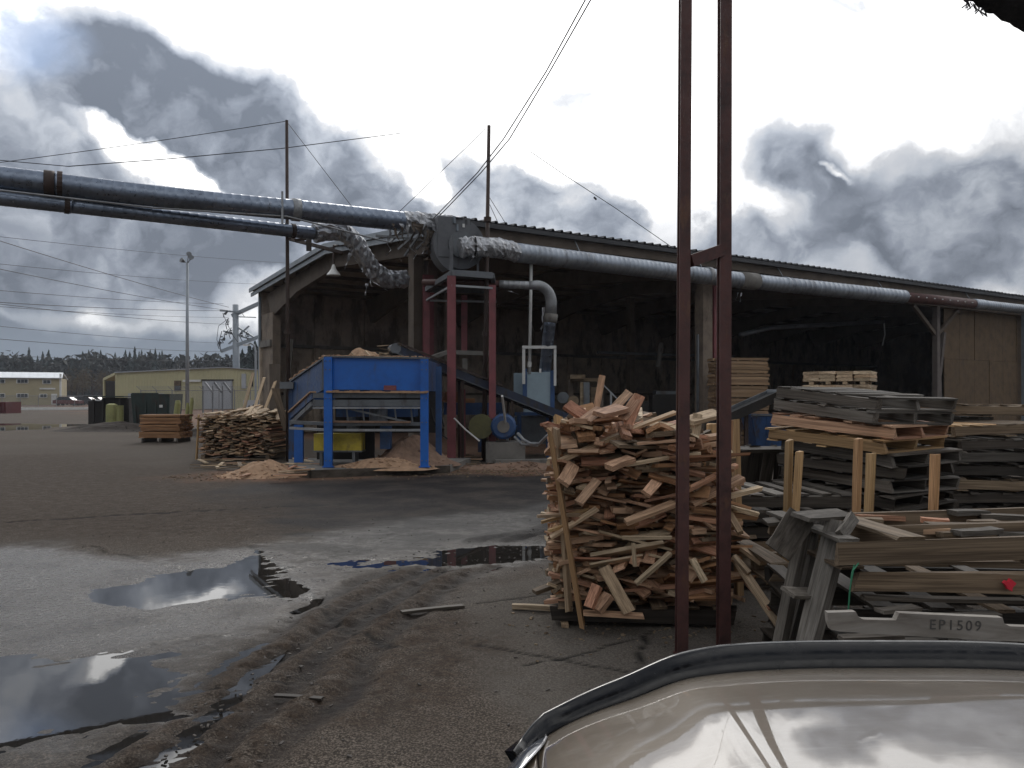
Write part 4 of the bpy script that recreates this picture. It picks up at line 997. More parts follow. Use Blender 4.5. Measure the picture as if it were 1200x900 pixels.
# notched board stack seen on its corner
t = thing('lumber_stack', 'square stack of new notched boards standing behind the leaning pallets', 'lumber', tuple(P(985,HY,20.0)-Vector((0,0,H))), (0,0,R(-31)))
for s_ in (-.5, .5): board(t, (0, s_, .05), (1.3, .1, .1), (0,0,0), M_dark, 'bearer')
for i in range(26):
    z = .12+i*.082; n_ = 4
    for k in range(n_):
        x = -.58+.3866*k
        if i % 4 == 2: 
            for yy in (-.5,-.17,.17,.5): board(t, (x+random.uniform(-.01,.01), yy, z+.036), (.11, .24, .072), (0,0,0), M_pale)
        else: board(t, (x+random.uniform(-.01,.01), 0, z+.036), (1.24+random.uniform(-.02,.02), .37, .075), (0,0,R(90)), M_pale)
# orange stack on the left
lstack('small neat stack of orange-brown boards by the dark bins', 163, 212, 484, 28.6, 1.46, 1.0, 10, M_orange, -2, .075, every=3, cols=3, z0=.16, jit=.06)
# slab stack in the middle left
ss = thing('slab_stack', 'pallet crate piled high with pale rough slabs, ends towards the yard', 'lumber', (-7.05,20.7,0), (0,0,R(-4)))
for s_ in (-.85, -.28, .28, .85): board(ss, (s_, .6, .10), (1.3, .10, .1), (0,0,R(90)), M_brown, 'bearer')
for y_ in (-.02, 1.15): board(ss, (0, y_, .04), (1.85, .12, .04), (0,0,0), M_brown, 'bottom_board')
for i in range(21):
    z = .17+i*.047; f = i/20; x = -.88-.05*f
    while x < .86+.06*f:
        w = random.uniform(.09,.19)
        board(ss, (x+w/2, .58+random.uniform(-.10,.10), z+random.uniform(-.012,.012)), (1.25+random.uniform(-.1,.1), w*1.08, random.uniform(.025,.042)), (random.uniform(-.28,.28), random.uniform(-.03,.03), R(90)+random.uniform(-.16,.16)), random.choice((M_pale,M_fresh,M_brown,M_lumber) if i < 15 else (M_pale,M_pale,M_lumber)), 'slab')
        x += w*.96
for k in range(26):
    x = random.uniform(-.85,.95); board(ss, (x, .5+random.uniform(-.2,.2), 1.2+random.uniform(0,.10)-.06*abs(x)), (random.uniform(.7,1.3), random.uniform(.08,.18), .025), (random.uniform(-.2,.2), R(random.uniform(-14,4)), R(90+random.uniform(-35,35))), M_pale, 'slab')
for (x_, y_) in ((-.98,-.06),(-.95,1.2),(.96,1.2)): board(ss, (x_, y_, .6), (1.15,.07,.03), (0,R(-90)+.05,0), M_stake, 'stake')
for k in range(3):
    loose(('leftmost','middle','rightmost')[k]+' of the three thin slats leaning on the shed pier', (-8.1+k*.24+.0, 23.5, .02), (-7.8+k*.24-.05+.1*k, 24.6, 2.35-.12*k), .10, .025, M_pale, 'slats leaning on the shed pier')
loose('grey board leaning steeply against the shed pier', G(330,530), P(341,398,25), .16, .04, M_grey)
loose('short brown board leaning beside the left hopper end', P(322,455,21.0), P(336,505,20.4), .18, .03, M_brown)
loose('dark plank standing against the shed pier', P(322,500,27), P(322,427,27.5), .35, .04, M_beam)
r = random.Random(4)
for k in range(46):
    x = r.uniform(235, 372); y_ = r.uniform(545, 566) if x > 285 else r.uniform(540,552)
    g_ = G(x, y_); a = r.uniform(-.5,.5) if r.random() < .7 else r.uniform(0,3); ln = r.uniform(.2,.9); z = .02+.012*(k % 4)
    if x > 300: z += .12*max(0, 1-abs(x-345)/45)
    dv = Vector((math.cos(a), math.sin(a), r.uniform(-.05,.12)))*ln/2
    loose('pale offcut strip lying in the spill left of the hopper', g_-dv+Vector((0,0,z+.02)), g_+dv+Vector((0,0,z+.02)), r.uniform(.05,.11), .022, r.choice((M_pale,M_fresh,M_brown)), 'offcuts strewn left of the hopper', name='offcut')
for k in range(22):
    x = r.uniform(506, 560); g_ = G(x, r.uniform(535,548)); a = r.uniform(-.6,.6); ln = r.uniform(.2,.6); dv = Vector((math.cos(a), math.sin(a), 0))*ln/2
    loose('splintered strip lying at the foot of the maroon posts', g_-dv+Vector((0,0,.05+.02*(k % 4))), g_+dv+Vector((0,0,.06+.02*(k % 4))), r.uniform(.05,.1), .02, r.choice((M_grey,M_fresh,M_brown)), 'strips at the foot of the maroon posts', name='offcut')
#@@SPLIT

# ================================================================== right-hand machinery
ic = thing('small_incline_conveyor', 'short dark incline conveyor beside the sawn lumber, above the blue bin', 'conveyor', tuple(G(866,535)))
ca = P(909,462,21.0); cb = P(838,494,20.0); cd = (cb-ca).normalized(); side = cd.cross(Vector((0,0,1))).normalized(); upv = side.cross(cd).normalized()
for sg in (1,-1): MB().bar(ca+side*.22*sg, cb+side*.22*sg, .04, .24, tuple(upv)).build('side_channel', M_steel if sg > 0 else M_dbin, ic)
MB().bar(ca+upv*.04, cb+upv*.04, .40, .02, tuple(upv)).build('belt', M_belt, ic)
m = MB(); m.tube([ca-side*.26, ca+side*.26], .13, 14); m.build('head_drum', M_steel, ic)
for f in (.5,.62):
    p = lerp(ca,cb,f); m = MB(); m.bar(p, (p.x,p.y,0), .09, .09); m.build('support_leg', M_pole, ic)
m = MB(); p = P(864,500,20.4); m.tube([p, p+Vector((0,.5,0))], .16, 14); m.build('drive_motor', M_pole, ic)
bn = thing('blue_bin', 'tapered dull blue steel bin on the ground in front of the stacked lumber', 'bin', tuple(G(898,531)))
q = G(900,531)
def frust(c, w0, d0, w1, d1, z0, z1, name, mat, par, t_=.03):
    m = MB(); lo = [(-w0/2,-d0/2),(w0/2,-d0/2),(w0/2,d0/2),(-w0/2,d0/2)]; hi = [(-w1/2,-d1/2),(w1/2,-d1/2),(w1/2,d1/2),(-w1/2,d1/2)]
    vs = [(c.x+x,c.y+y,z0) for x,y in lo]+[(c.x+x,c.y+y,z1) for x,y in hi]+[(c.x+x*(1-t_*2/w1),c.y+y*(1-t_*2/d1),z1) for x,y in hi]+[(c.x+x*.92,c.y+y*.92,z0+.05) for x,y in lo]
    fs = [(3,2,1,0)]
    for i in range(4):
        j = (i+1) % 4; fs += [(i,j,4+j,4+i),(4+i,4+j,8+j,8+i),(8+i,8+j,12+j,12+i)]
    fs.append((12,13,14,15)); m.add(vs, fs); return m.build(name, mat, par)
frust(q, .86, .9, 1.28, 1.2, .03, 1.12, 'bin_body', M_dblue, bn)
MB().box((q.x,q.y-.60,1.11),(1.32,.05,.05)).build('bin_rim', M_steel, bn)
MB().bar((q.x-.62,q.y-.55,1.05),(q.x-.40,q.y-.42,.08),.04,.04).build('corner_rib', M_dblue, bn); MB().bar((q.x-.2,q.y-.605,1.05),(q.x-.16,q.y-.46,.08),.04,.03).build('corner_rib', M_dblue, bn)

# ================================================================== the tower of scrap wood
sp = thing('scrap_wood_pile', 'tall square pile of pinkish scrap wood offcuts on a pallet beside the steel posts', 'wood pile', (.965,6.35,0), (0,0,R(-3)))
r = random.Random(21)
for s_ in (-.55,0,.55): board(sp, (0, s_, .09), (1.32,.09,.10), (0,0,0), M_dark, 'pallet_bearer')
for k in range(6): board(sp, (-.55+.22*k, 0, .15), (1.25,.11,.02), (0,0,R(90)), M_brown, 'pallet_board')
def ztop(x, y):
    return 1.30+.14*math.exp(-((x+.15)/.45)**2)+.05*math.sin(x*9)+.04*math.sin(y*7+x*4) - .12*max(0,(x-.35)/.4)**2
woods = [M_fresh]*8+[M_pale]*2+[M_brown]*2+[M_orange]*3
def piece(x, y, z, ln, w, t_, yaw, pit, rol, mat):
    return Matrix.Translation((x,y,z)) @ Euler((rol, pit, yaw)).to_matrix().to_4x4(), (ln, w, t_), mat
vis = []; fill = []
z = .17
while z < 1.34:
    f = z/1.4; bulge = .02*math.sin(f*7)
    # pieces along the front face
    x = -.60
    while x < .52:
        if z > ztop(x,-.5)-.02: x += .1; continue
        u_ = r.random()
        if u_ < .42:
            ln = r.uniform(.2,.6); w = r.uniform(.04,.12); yaw = r.gauss(0,.42); adv = ln*.55
        else:
            ln = r.uniform(.25,.5); w = r.uniform(.04,.12); yaw = R(90)+r.gauss(0,.45); adv = w*1.0+.02
        t_ = r.choice((.015,.018,.022,.028))
        yf = -.53-bulge+r.gauss(0,.055)+(ln*.5*abs(math.sin(yaw)))*.85
        vis.append(piece(x+adv/2, yf, z+r.uniform(-.02,.02), ln, w, t_, yaw, r.gauss(0,.17), r.gauss(0,.34), r.choice(woods)))
        x += adv
    # left side
    y = -.40
    while y < .5:
        if z > ztop(-.6,y)-.02: y += .1; continue
        ln = r.uniform(.25,.5); w = r.uniform(.04,.11); yaw = r.gauss(0,.4); t_ = r.choice((.02,.03,.038))
        (vis if y < .0 else fill).append(piece(-.60+r.gauss(0,.04)+ln*.42, y, z+r.uniform(-.02,.02), ln, w, t_, yaw, r.gauss(0,.1), r.gauss(0,.2), r.choice(woods)))
        y += w+.03
    for k in range(6):   # right side, back and core
        ln = r.uniform(.3,.6); fill.append(piece(.52+r.gauss(0,.03)-ln*.42, r.uniform(-.4,.5), z+r.uniform(-.02,.02), ln, r.uniform(.05,.12), .03, r.gauss(0,.5), r.gauss(0,.1), r.gauss(0,.2), r.choice(woods)))
    for k in range(4): fill.append(piece(r.uniform(-.5,.5), .52+r.gauss(0,.04), z+r.uniform(-.02,.02), r.uniform(.3,.5), r.uniform(.06,.12), .03, r.gauss(0,.4), r.gauss(0,.1), r.gauss(0,.2), r.choice(woods)))
    for k in range(4): fill.append(piece(r.uniform(-.35,.35), r.uniform(-.25,.3), z, r.uniform(.4,.7), .14, .04, r.uniform(0,3.1), r.gauss(0,.05), r.gauss(0,.08), r.choice(woods)))
    z += .036
# top surface
top = []
for k in range(120):
    x = r.uniform(-.58,.48); y = r.uniform(-.5,.5); ln = r.uniform(.2,.5)
    top.append(piece(x, y, ztop(x,y)-.03+r.uniform(-.05,.05), ln, r.uniform(.05,.13), r.choice((.02,.03,.038)), r.uniform(-1.9,1.9), r.gauss(0,.25), r.gauss(0,.3), r.choice(woods)))
def put(pc):
    Mx, dm, mt_ = pc; board(sp, (0,0,0), dm, Mx, mt_, 'board')
r.shuffle(vis); top.sort(key=lambda p: p[0].translation.y)
n_vis = 235; n_top = 60
for p_ in vis[:n_vis]: put(p_)
for p_ in top[:n_top]: put(p_)
rest_ = {}
for p_ in vis[n_vis:]+top[n_top:]+fill: rest_.setdefault(p_[2].name, []).append(p_)
# the remaining hundreds of pieces: one part
allm = MB(); mats_ = []; fm = []
for nm, lst in rest_.items():
    mats_.append(MATS[nm])
    for Mx, dm, mt_ in lst:
        tm = tpl(mt_, r.randrange(7)); D_ = Mx @ Matrix.Diagonal((*dm,1))
        k0 = len(allm.f); allm.add([D_ @ v.co for v in tm.vertices], [tuple(p.vertices) for p in tm.polygons]); fm += [len(mats_)-1]*(len(allm.f)-k0)
o = allm.build('boards_inside', mats_[0], sp, kind='stuff', local=True)
for m_ in mats_[1:]: o.data.materials.append(m_)
o.data.polygons.foreach_set('material_index', fm)
print('pile', len(vis), len(top), len(fill))
# pieces the photograph lets one pick out: (a, b, width, thickness, material)
def PB(x0,y0,x1,y1,Y0,Y1,w,t_,mt_,roll=0.,name='board'): return board_ab(sp, P(x0,y0,Y0), P(x1,y1,Y1), w, t_, mt_, name, roll)
for a in ((664,474,692,492,6.1,6.0,.11,.03,M_fresh,.9),(697,488,706,440,6.3,6.35,.055,.03,M_fresh,1.3),(720,478,737,460,6.1,6.3,.07,.025,M_fresh,1.2),(729,492,748,464,5.95,6.1,.08,.025,M_fresh,1.2),
          (735,500,750,464,5.95,6.1,.08,.03,M_fresh,1.3),(686,494,706,480,5.85,6.0,.12,.03,M_fresh,.5),(702,486,730,478,5.8,6.0,.14,.035,M_fresh,.35),
          (798,526,800,482,5.82,5.95,.09,.02,M_pale,1.2),(812,520,818,485,5.9,5.95,.10,.02,M_pale,1.3),(806,494,842,484,5.9,6.1,.13,.03,M_pale,.5),
          (654,541,735,506,5.78,5.9,.06,.028,M_pale,.3),(660,537,720,516,5.80,5.9,.05,.02,M_fresh,.4),(735,505,792,483,5.9,6.1,.05,.02,M_pale,.4),
          (733,545,785,536,5.65,5.8,.045,.02,M_pale,.3),(713,548,740,538,5.6,5.7,.12,.04,M_fresh,.3),(660,566,672,545,5.6,5.8,.13,.03,M_fresh,1.1),
          (678,590,700,563,5.6,5.75,.09,.025,M_fresh,1.0),(757,579,772,562,5.6,5.75,.10,.03,M_fresh,1.0),(733,612,790,590,5.6,5.75,.085,.03,M_fresh,.6),
          (708,665,737,718,5.7,5.55,.12,.025,M_pale,1.1),(745,684,786,648,5.6,5.62,.05,.025,M_pale,.7),(729,630,787,630,5.6,5.6,.045,.02,M_pale,.2),(742,636,744,664,5.58,5.56,.03,.02,M_pale,0),
          (690,712,700,686,5.55,5.6,.09,.05,M_fresh,.6),(700,716,714,697,5.55,5.6,.1,.05,M_fresh,.4),(684,718,755,722,5.62,5.6,.10,.02,M_fresh,.2),
          (630,605,680,603,5.7,5.8,.035,.02,M_pale,.2),(634,612,690,597,5.75,5.85,.03,.02,M_stake,.2),(643,622,672,613,5.7,5.8,.04,.02,M_stake,.2),(645,630,700,596,5.7,5.8,.06,.02,M_pale,.5),
          (806,574,864,545,5.7,6.0,.05,.03,M_fresh,.6),(809,590,870,560,5.8,5.9,.14,.03,M_fresh,.2),(840,590,889,603,5.8,5.8,.045,.03,M_pale,.4),(852,596,868,625,5.8,5.6,.06,.03,M_pale,.5),
          (811,655,826,682,5.6,5.55,.06,.02,M_pale,1.),(860,652,878,672,5.7,5.6,.05,.03,M_pale,.6),(820,566,870,566,5.9,6.0,.05,.03,M_fresh,.2)):
    a = list(a); a[6] *= (.72 if a[1] > 505 else .9); a[9] *= .6; PB(*a)
# stakes at the corners of the pallet
for (a_, b_, w, t_, mt_) in ((P(683,736,5.62), P(644,503,5.72), .065,.03,M_stake),(P(667,715,5.75), P(652,500,5.85),.05,.03,M_pale),(G(676,722)+Vector((0,.25,.1)), P(654,488,6.6),.08,.035,M_stake),
        (P(838,700,6.1), P(851,492,6.6), .12,.035,M_orange),(P(866,700,6.5), P(861,492,6.9), .05,.10,M_stake),(P(832,600,6.4),P(838,497,6.5),.12,.03,M_stake)):
    board_ab(sp, a_, b_, w, t_, mt_, 'stake', .2)
G_ = lambda x,y,z=0.: G(x,y)+Vector((0,0,z))
loose('pale batten lying on the ground at the left foot of the scrap pile', G_(600,715,.03), G_(655,718,.03), .05,.035,M_pale)
loose('short pale batten lying crosswise by the left foot of the scrap pile', G_(656,702,.05), G_(662,737,.02), .05,.03,M_pale)
loose('split dark-ended board poking out low on the left of the scrap pile', P(626,694,5.9), P(662,680,6.0), .09,.03,M_brown)
loose('wet black stick lying alone on the asphalt left of the scrap pile', G_(470,720,.015), G_(543,713,.02), .055,.02,M_dark)
loose('small black splinter lying near the bottom of the picture', G_(322,817,.01), G_(378,823,.02), .035,.012,M_dark)
loose('long fresh strip sliding off the right side of the scrap pile', P(862,655,5.8), P(914,733,5.2), .06,.03,M_pale)
loose('second fresh strip leaning below the right side of the scrap pile', P(868,672,5.9), P(905,715,5.3), .05,.025,M_fresh)
loose('grey board end resting under the fallen strips', P(880,690,5.6), P(925,682,5.6), .10,.02,M_grey)
loose('pale strip sticking out to the right of the scrap pile', P(866,640,5.9), P(895,660,5.6), .06,.03,M_pale)

# ================================================================== steel posts
fr = thing('steel_post_frame', 'pair of tall rusty maroon steel posts with a brace before the scrap pile', 'posts', (1.22,5.15,0))
def hpost(x, y, w, top, lean, label=None):
    m = MB(); b0 = Vector((x,y,0)); t0 = Vector((x+lean,y,top))
    m.bar(b0, t0, w, .012, (0,1,0)); m.bar(b0+Vector((0,.075,0)), t0+Vector((0,.075,0)), w, .012, (0,1,0)); m.bar(b0+Vector((0,.0375,0)), t0+Vector((0,.0375,0)), .012, .061, (0,1,0)); m.build('post', M_rust, fr)
    m = MB(); m.box((x,y+.04,.006),(w+.02,.10,.012)); m.build('base_plate', M_rust, fr)
hpost(1.078, 5.12, .069, 7.0, .04); hpost(1.365, 5.20, .074, 7.0, .015)
m = MB(); m.bar(P(809,306,5.14), P(846,293,5.22), .06, .075); m.build('brace', M_rust, fr)
m = MB(); m.bar((1.10,5.14,6.6), (1.38,5.22,6.6), .06, .075); m.build('brace', M_rust, fr)

# ================================================================== pallets
# leaning stack of weathered pallets: one corner towards the yard
def stackA():
    zs = [(.02,M_dark,M_dark),(.15,M_dark,M_grey),(.28,M_dark,M_dark),(.41,M_grey,M_dark),(.54,M_dark,M_grey),(.67,M_dark,M_dark),(.80,M_grey,M_grey),(.93,M_dark,M_grey),(1.06,M_grey,M_grey),
          (1.18,M_stake,M_brown),(1.31,M_fresh,M_fresh),(1.44,M_grey,M_dark),(1.565,M_grey,M_grey)]
    names = ['bottom dark pallet of the leaning stack behind the front pallets','second dark pallet from the ground in the leaning stack','third dark pallet from the ground in the leaning stack','fourth pallet from the ground in the leaning stack, greyish',
             'fifth pallet from the ground in the leaning stack, dark stringers','sixth pallet from the ground in the leaning stack, wet black','grey pallet three below the yellowish one in the leaning stack','dark pallet two below the yellowish one in the leaning stack','grey pallet right under the yellowish one in the leaning stack',
             'yellowish pallet under the pinkish one in the leaning stack','pinkish new pallet third from the top of the leaning stack','dark pallet just under the top one of the leaning stack, white-scuffed corner','topmost weathered grey pallet of the leaning stack']
    rr_ = random.Random(5)
    for k, (z, ma, mb) in enumerate(zs):
        f = k/12
        pallet(names[k], (3.42+rr_.uniform(-.07,.08)-.02*f, 7.95+rr_.uniform(-.04,.04), z), 123+rr_.uniform(-8,8), (rr_.uniform(-1,1), -5.0*f+rr_.uniform(-.8,.8)), ma, mb, group='pallets in the leaning stack', seed=k, miss=.15, L_=1.25, W_=1.05)
stackA()
def stackB():
    rr_ = random.Random(8)
    ords = ['lowest','second','third','fourth','fifth','sixth','seventh','eighth','ninth']
    for k in range(9):
        z = .02+k*.135
        pallet(ords[k]+' pallet from the ground in the dark stack at the right edge', (4.98+rr_.uniform(-.1,.1), 8.6+rr_.uniform(-.06,.06), z), 8+rr_.uniform(-9,9), (0, rr_.uniform(-1.5,2.)), (M_dark,M_brown,M_dark,M_grey)[k % 4], (M_dark,M_grey)[k % 2], group='pallets in the dark right-hand stack', seed=30+k, miss=.2)
    pallet('light brown pallet lying second from top at the right edge', (5.05, 8.75, 1.24), 3, (0,-1), M_brown, M_stake, group='pallets in the dark right-hand stack', seed=44)
    pallet('topmost mottled brown pallet at the right edge, below the plywood wall', (5.0, 9.5, 1.44), -2, (0,.8), M_brown, M_brown, L_=1.6, group='pallets in the dark right-hand stack', seed=45)
    for k in range(11):
        pallet(('wet','dark','grey')[k % 3]+' pallet, %s from the ground, in the stack behind the right-hand one' % ('first','second','third','fourth','fifth','sixth','seventh','eighth','ninth','tenth','eleventh')[k], (5.0+rr_.uniform(-.08,.08), 9.9+rr_.uniform(-.06,.06), .02+k*.14), 2+rr_.uniform(-6,6), (0,0), M_dark, M_grey, group='pallets in the rear right stack', seed=60+k, miss=.1)
stackB()
# low dark stack between the scrap pile and the leaning stack
rr_ = random.Random(3)
for k in range(6):
    pallet(('bottom','second','third','fourth','fifth','top')[k]+' black wet pallet of the low stack right behind the steel posts', (2.28+rr_.uniform(-.06,.06), 7.35+rr_.uniform(-.05,.05), .02+k*.135), rr_.uniform(-5,5), (0,0), M_dark, M_grey if k in (3,5) else M_dark, group='pallets in the low dark stack', seed=80+k, miss=.25, L_=1.3)
for k in range(2):
    pallet(('dark pallet standing on edge','grey pallet propped upright')[k]+' behind the low dark stack', (2.30+k*.35, 8.3+k*.3, .62), 12-k*25, (-72+k*6, 0), M_dark, M_dark, group='pallets propped over the low dark stack', seed=90+k)
# front stack by the bumper
front = [(.02,M_dark,M_dark),(.15,M_dark,M_dark),(.28,M_dark,M_dark),(.42,M_dark,M_brown)]
for k,(z,ma,mb) in enumerate(front):
    pallet(('bottom','second','third','fourth')[k]+' dark pallet of the stack just beyond the car bonnet', (2.60+.05*rr_.uniform(-1,1), 4.75, z), rr_.uniform(-4,4), (0,0), ma, mb, group='pallets in the front stack', seed=100+k, miss=.3, L_=1.9, W_=1.1)
pallet('light brown weathered pallet on top of the front stack with missing boards', (2.62, 4.62, .80), 3.5, (0,-1.2), M_brown, M_grey, group='pallets in the front stack', seed=110, miss=.62, L_=2.0, W_=1.02, hs=.115)
pallet('broken brown pallet with gaps lying on the rear of the front stack', (2.80, 5.75, .42), 0, (0,-1), M_brown, M_brown, group='pallets in the front stack', seed=111, miss=.55, L_=2.2, W_=.9, hs=.12)
r = random.Random(12)
for k in range(16):
    p = Vector((r.uniform(1.95,3.2), r.uniform(4.45,5.1), .86+r.uniform(0,.06))); a = r.uniform(-.6,.6); ln = r.uniform(.15,.4); dv = Vector((math.cos(a),math.sin(a),r.uniform(-.1,.1)))*ln/2
    loose('broken brown offcut lying among the boards of the top front pallet', p-dv, p+dv, r.uniform(.06,.11), .03, r.choice((M_brown,M_fresh,M_grey)), 'broken offcuts in the top front pallet', name='offcut')
# thick brown beam with the red mark, notched plank with the stamp
bm = thing('timber_beam', 'thick stained brown timber beam with a red paint spot, below the top front pallet', 'beam', tuple(P(1100,684,4.05)))
board_ab(bm, P(1000,682,4.12), P(1290,686,4.02), .06, .098, M_brown, 'beam', 0)
m = MB(); q = P(1184,686,3.995); m.prism([q+Vector((math.cos(a)*.030*(.8+.35*math.sin(3*a)), 0, math.sin(a)*.026*(1+.3*math.cos(5*a)))) for a in np.linspace(0,6.0,14)], (0,.02,0)); m.build('red_mark', M_redink, bm)
np_ = thing('notched_plank', 'pale grey notched plank with stamped letters lying lowest in front of the bonnet', 'plank', tuple(P(1100,735,3.55)))
def Q(x,y): return P(x,y,3.55)
pts = [Q(970,718),Q(1003,717),Q(1006,723),Q(1012,726),Q(1050,727),Q(1054,718.5),Q(1175,724),Q(1177,731),Q(1184,734),Q(1300,738),Q(1300,757),Q(1200,752),Q(1060,745),Q(984,740),Q(974,738),Q(971,729)]
m = MB(); m.prism(pts, (0,.038,0)); pk = m.build('plank', M_grey, np_)
M_pg = wood('pale_grey_plank', (.27,.25,.225), (.27,.25,.225), (.27,.25,.225), dirt=.35); pk.data.materials[0] = M_pg
fc = bpy.data.curves.new('stamp', 'FONT'); fc.body = 'EP1509'; fc.size = .062; fc.extrude = .0008; fc.space_character = 1.28
fo = bpy.data.objects.new('stamp_tmp', fc); C.objects.link(fo)
dg = bpy.context.evaluated_depsgraph_get(); fm_ = bpy.data.meshes.new_from_object(fo.evaluated_get(dg)); bpy.data.objects.remove(fo)
fm_.materials.clear(); fm_.materials.append(M_ink)
so_ = bpy.data.objects.new('stamped_letters', fm_); C.objects.link(so_); so_.parent = np_
so_.matrix_world = Matrix.Identity(4)
q = Q(1088.5,737) + Vector((0,-.002,0)); so_.location = q-Vector(np_.location); so_.rotation_euler = (R(90), R(1.9), 0)
for k,(x0,y0,x1,y1,Y) in enumerate(((985,748,1055,744,3.7),(1120,750,1150,754,3.6),(1140,752,1185,750,3.7),(1030,716,1075,712,3.9),(1090,722,1170,720,4.0),(1010,700,1200,704,4.1),(1000,748,1100,752,3.75))):
    loose('thin grey slat lying around the stamped plank beyond the bonnet', P(x0,y0,Y), P(x1,y1,Y+.05), .07,.018,M_grey,'grey slats around the stamped plank')
# weathered pallet leaning upright at the left end of the front stack
lp = thing('leaning_pallet', 'weathered grey broken pallet leaning upright against the left end of the front stack', 'pallet', tuple(P(950,750,4.2)))
for (a_,b_,w,t_) in ((P(945,760,4.15),P(983,612,4.35),.10,.09),(P(914,755,4.3),P(946,606,4.5),.05,.09),(P(926,752,4.4),P(962,604,4.6),.04,.09),(P(934,760,4.5),P(968,606,4.7),.04,.05)):
    board_ab(lp, a_, b_, w, t_, M_grey, 'stringer', .1)
board_ab(lp, P(923,694,4.2), P(957,696,4.3), .10,.02, M_grey, 'deck_board', .3); board_ab(lp, P(912,648,4.35), P(940,604,4.4), .15,.02, M_grey, 'deck_board', 1.15)
board_ab(lp, P(938,606,4.3), P(992,602,4.5), .12,.02, M_grey, 'deck_board', .2); board_ab(lp, P(928,700,4.6), P(965,688,4.7), .12,.02, M_dark, 'deck_board', .3)
board_ab(lp, P(985,628,4.2), P(1000,606,4.4), .06,.03, M_grey, 'deck_board', 1.)
board_ab(lp, P(896,612,4.9), P(985,603,4.9), .09,.02, M_grey, 'deck_board', .2)
# upright stakes
for (lb,x0,y0,x1,y1,Y,w,t_) in (('tall yellow stake standing left of the leaning grey pallet',920,700,925,514,5.6,.085,.03),('split stake tied beside the tall yellow one, darker face',930,640,937,528,5.5,.075,.03),
        ('narrow stake standing before the leaning pallet stack',1003,620,1006,513,5.3,.075,.03),('broader short stake beside the narrow one by the leaning stack',1017,620,1021,531,5.45,.085,.03),('right-hand stake standing alone above the top front pallet',1093,615,1096,532,5.3,.075,.03)):
    o = loose(lb, P(x0,y0,Y), P(x1,y1,Y), w, t_, M_stake, 'stakes among the pallets', 'stake', 'stake')
tw = thing('green_twine', 'loop of green twine hanging from the top front pallet', 'twine', tuple(P(997,690,4.0)))
m = MB(); m.tube([P(1006,660,4.03),P(1000,668,3.98),P(996,690,3.97),P(994,716,3.97)], .004, 6); m.tube([P(1001,662,4.03),P(998,672,3.98),P(997,682,3.97)], .003, 6); m.build('twine_strand', M_twine, tw)

# ================================================================== the car in the foreground
car = thing('parked_car', 'champagne-coloured car with a black bonnet deflector in the right foreground', 'car', (.92,-.6,0))
CX = .92
def yedge(o):
    o = min(abs(o), .95); return 1.985-.17*(o/.85)**2.6-.10*max(0, (o-.78)/.17)**2
def zcar(X, Y):
    o = abs(X-CX); t_ = max(0, (Y-.3)/1.7)
    z = 1.098-.0175*Y-.075*t_**3
    s1 = min(1, max(0, (o-.46)/.22)); s1 = s1*s1*s1*(s1*(6*s1-15)+10)
    z -= (.138*(min(o,.95)/.92)**3.4 + .020*s1)*(.6+.4*t_)
    e_ = yedge(o)-Y
    if e_ < .12: z -= .006*((.12-e_)/.12)**2
    return z
def panel(name, o0, o1, nx_, y0, ny_, mat, off=0.):
    vs = []; fs = []
    for j in range(ny_+1):
        for i in range(nx_+1):
            o = o0+(o1-o0)*i/nx_; X = CX+o; ye = yedge(o)-off; t_ = j/ny_; Y = y0+(ye-y0)*(1-(1-t_)**1.5)
            vs.append((X, Y, zcar(X, Y)))
    n0 = len(vs)
    for v in list(vs): vs.append((v[0], v[1], v[2]-.012))
    for j in range(ny_):
        for i in range(nx_):
            a = j*(nx_+1)+i; fs.append((a, a+1, a+nx_+2, a+nx_+1)); fs.append((a+n0, a+nx_+1+n0, a+nx_+2+n0, a+1+n0))
    for j in range(ny_):
        for i in (0, nx_):
            a = j*(nx_+1)+i; q_ = (a, a+nx_+1, a+nx_+1+n0, a+n0); fs.append(q_ if i == 0 else q_[::-1])
    for i in range(nx_):
        for j in (0, ny_):
            a = j*(nx_+1)+i; q_ = (a, a+1, a+1+n0, a+n0); fs.append(q_[::-1] if j == 0 else q_)
    m = MB(); m.add(vs, fs); o = m.build(name, mat, car, smooth=True)
    return o
hood = panel('bonnet', -.865, .865, 110, .45, 60, M_paint)
panel('wing', -.93, -.869, 10, .45, 40, M_paint); panel('wing', .869, .93, 10, .45, 40, M_paint)
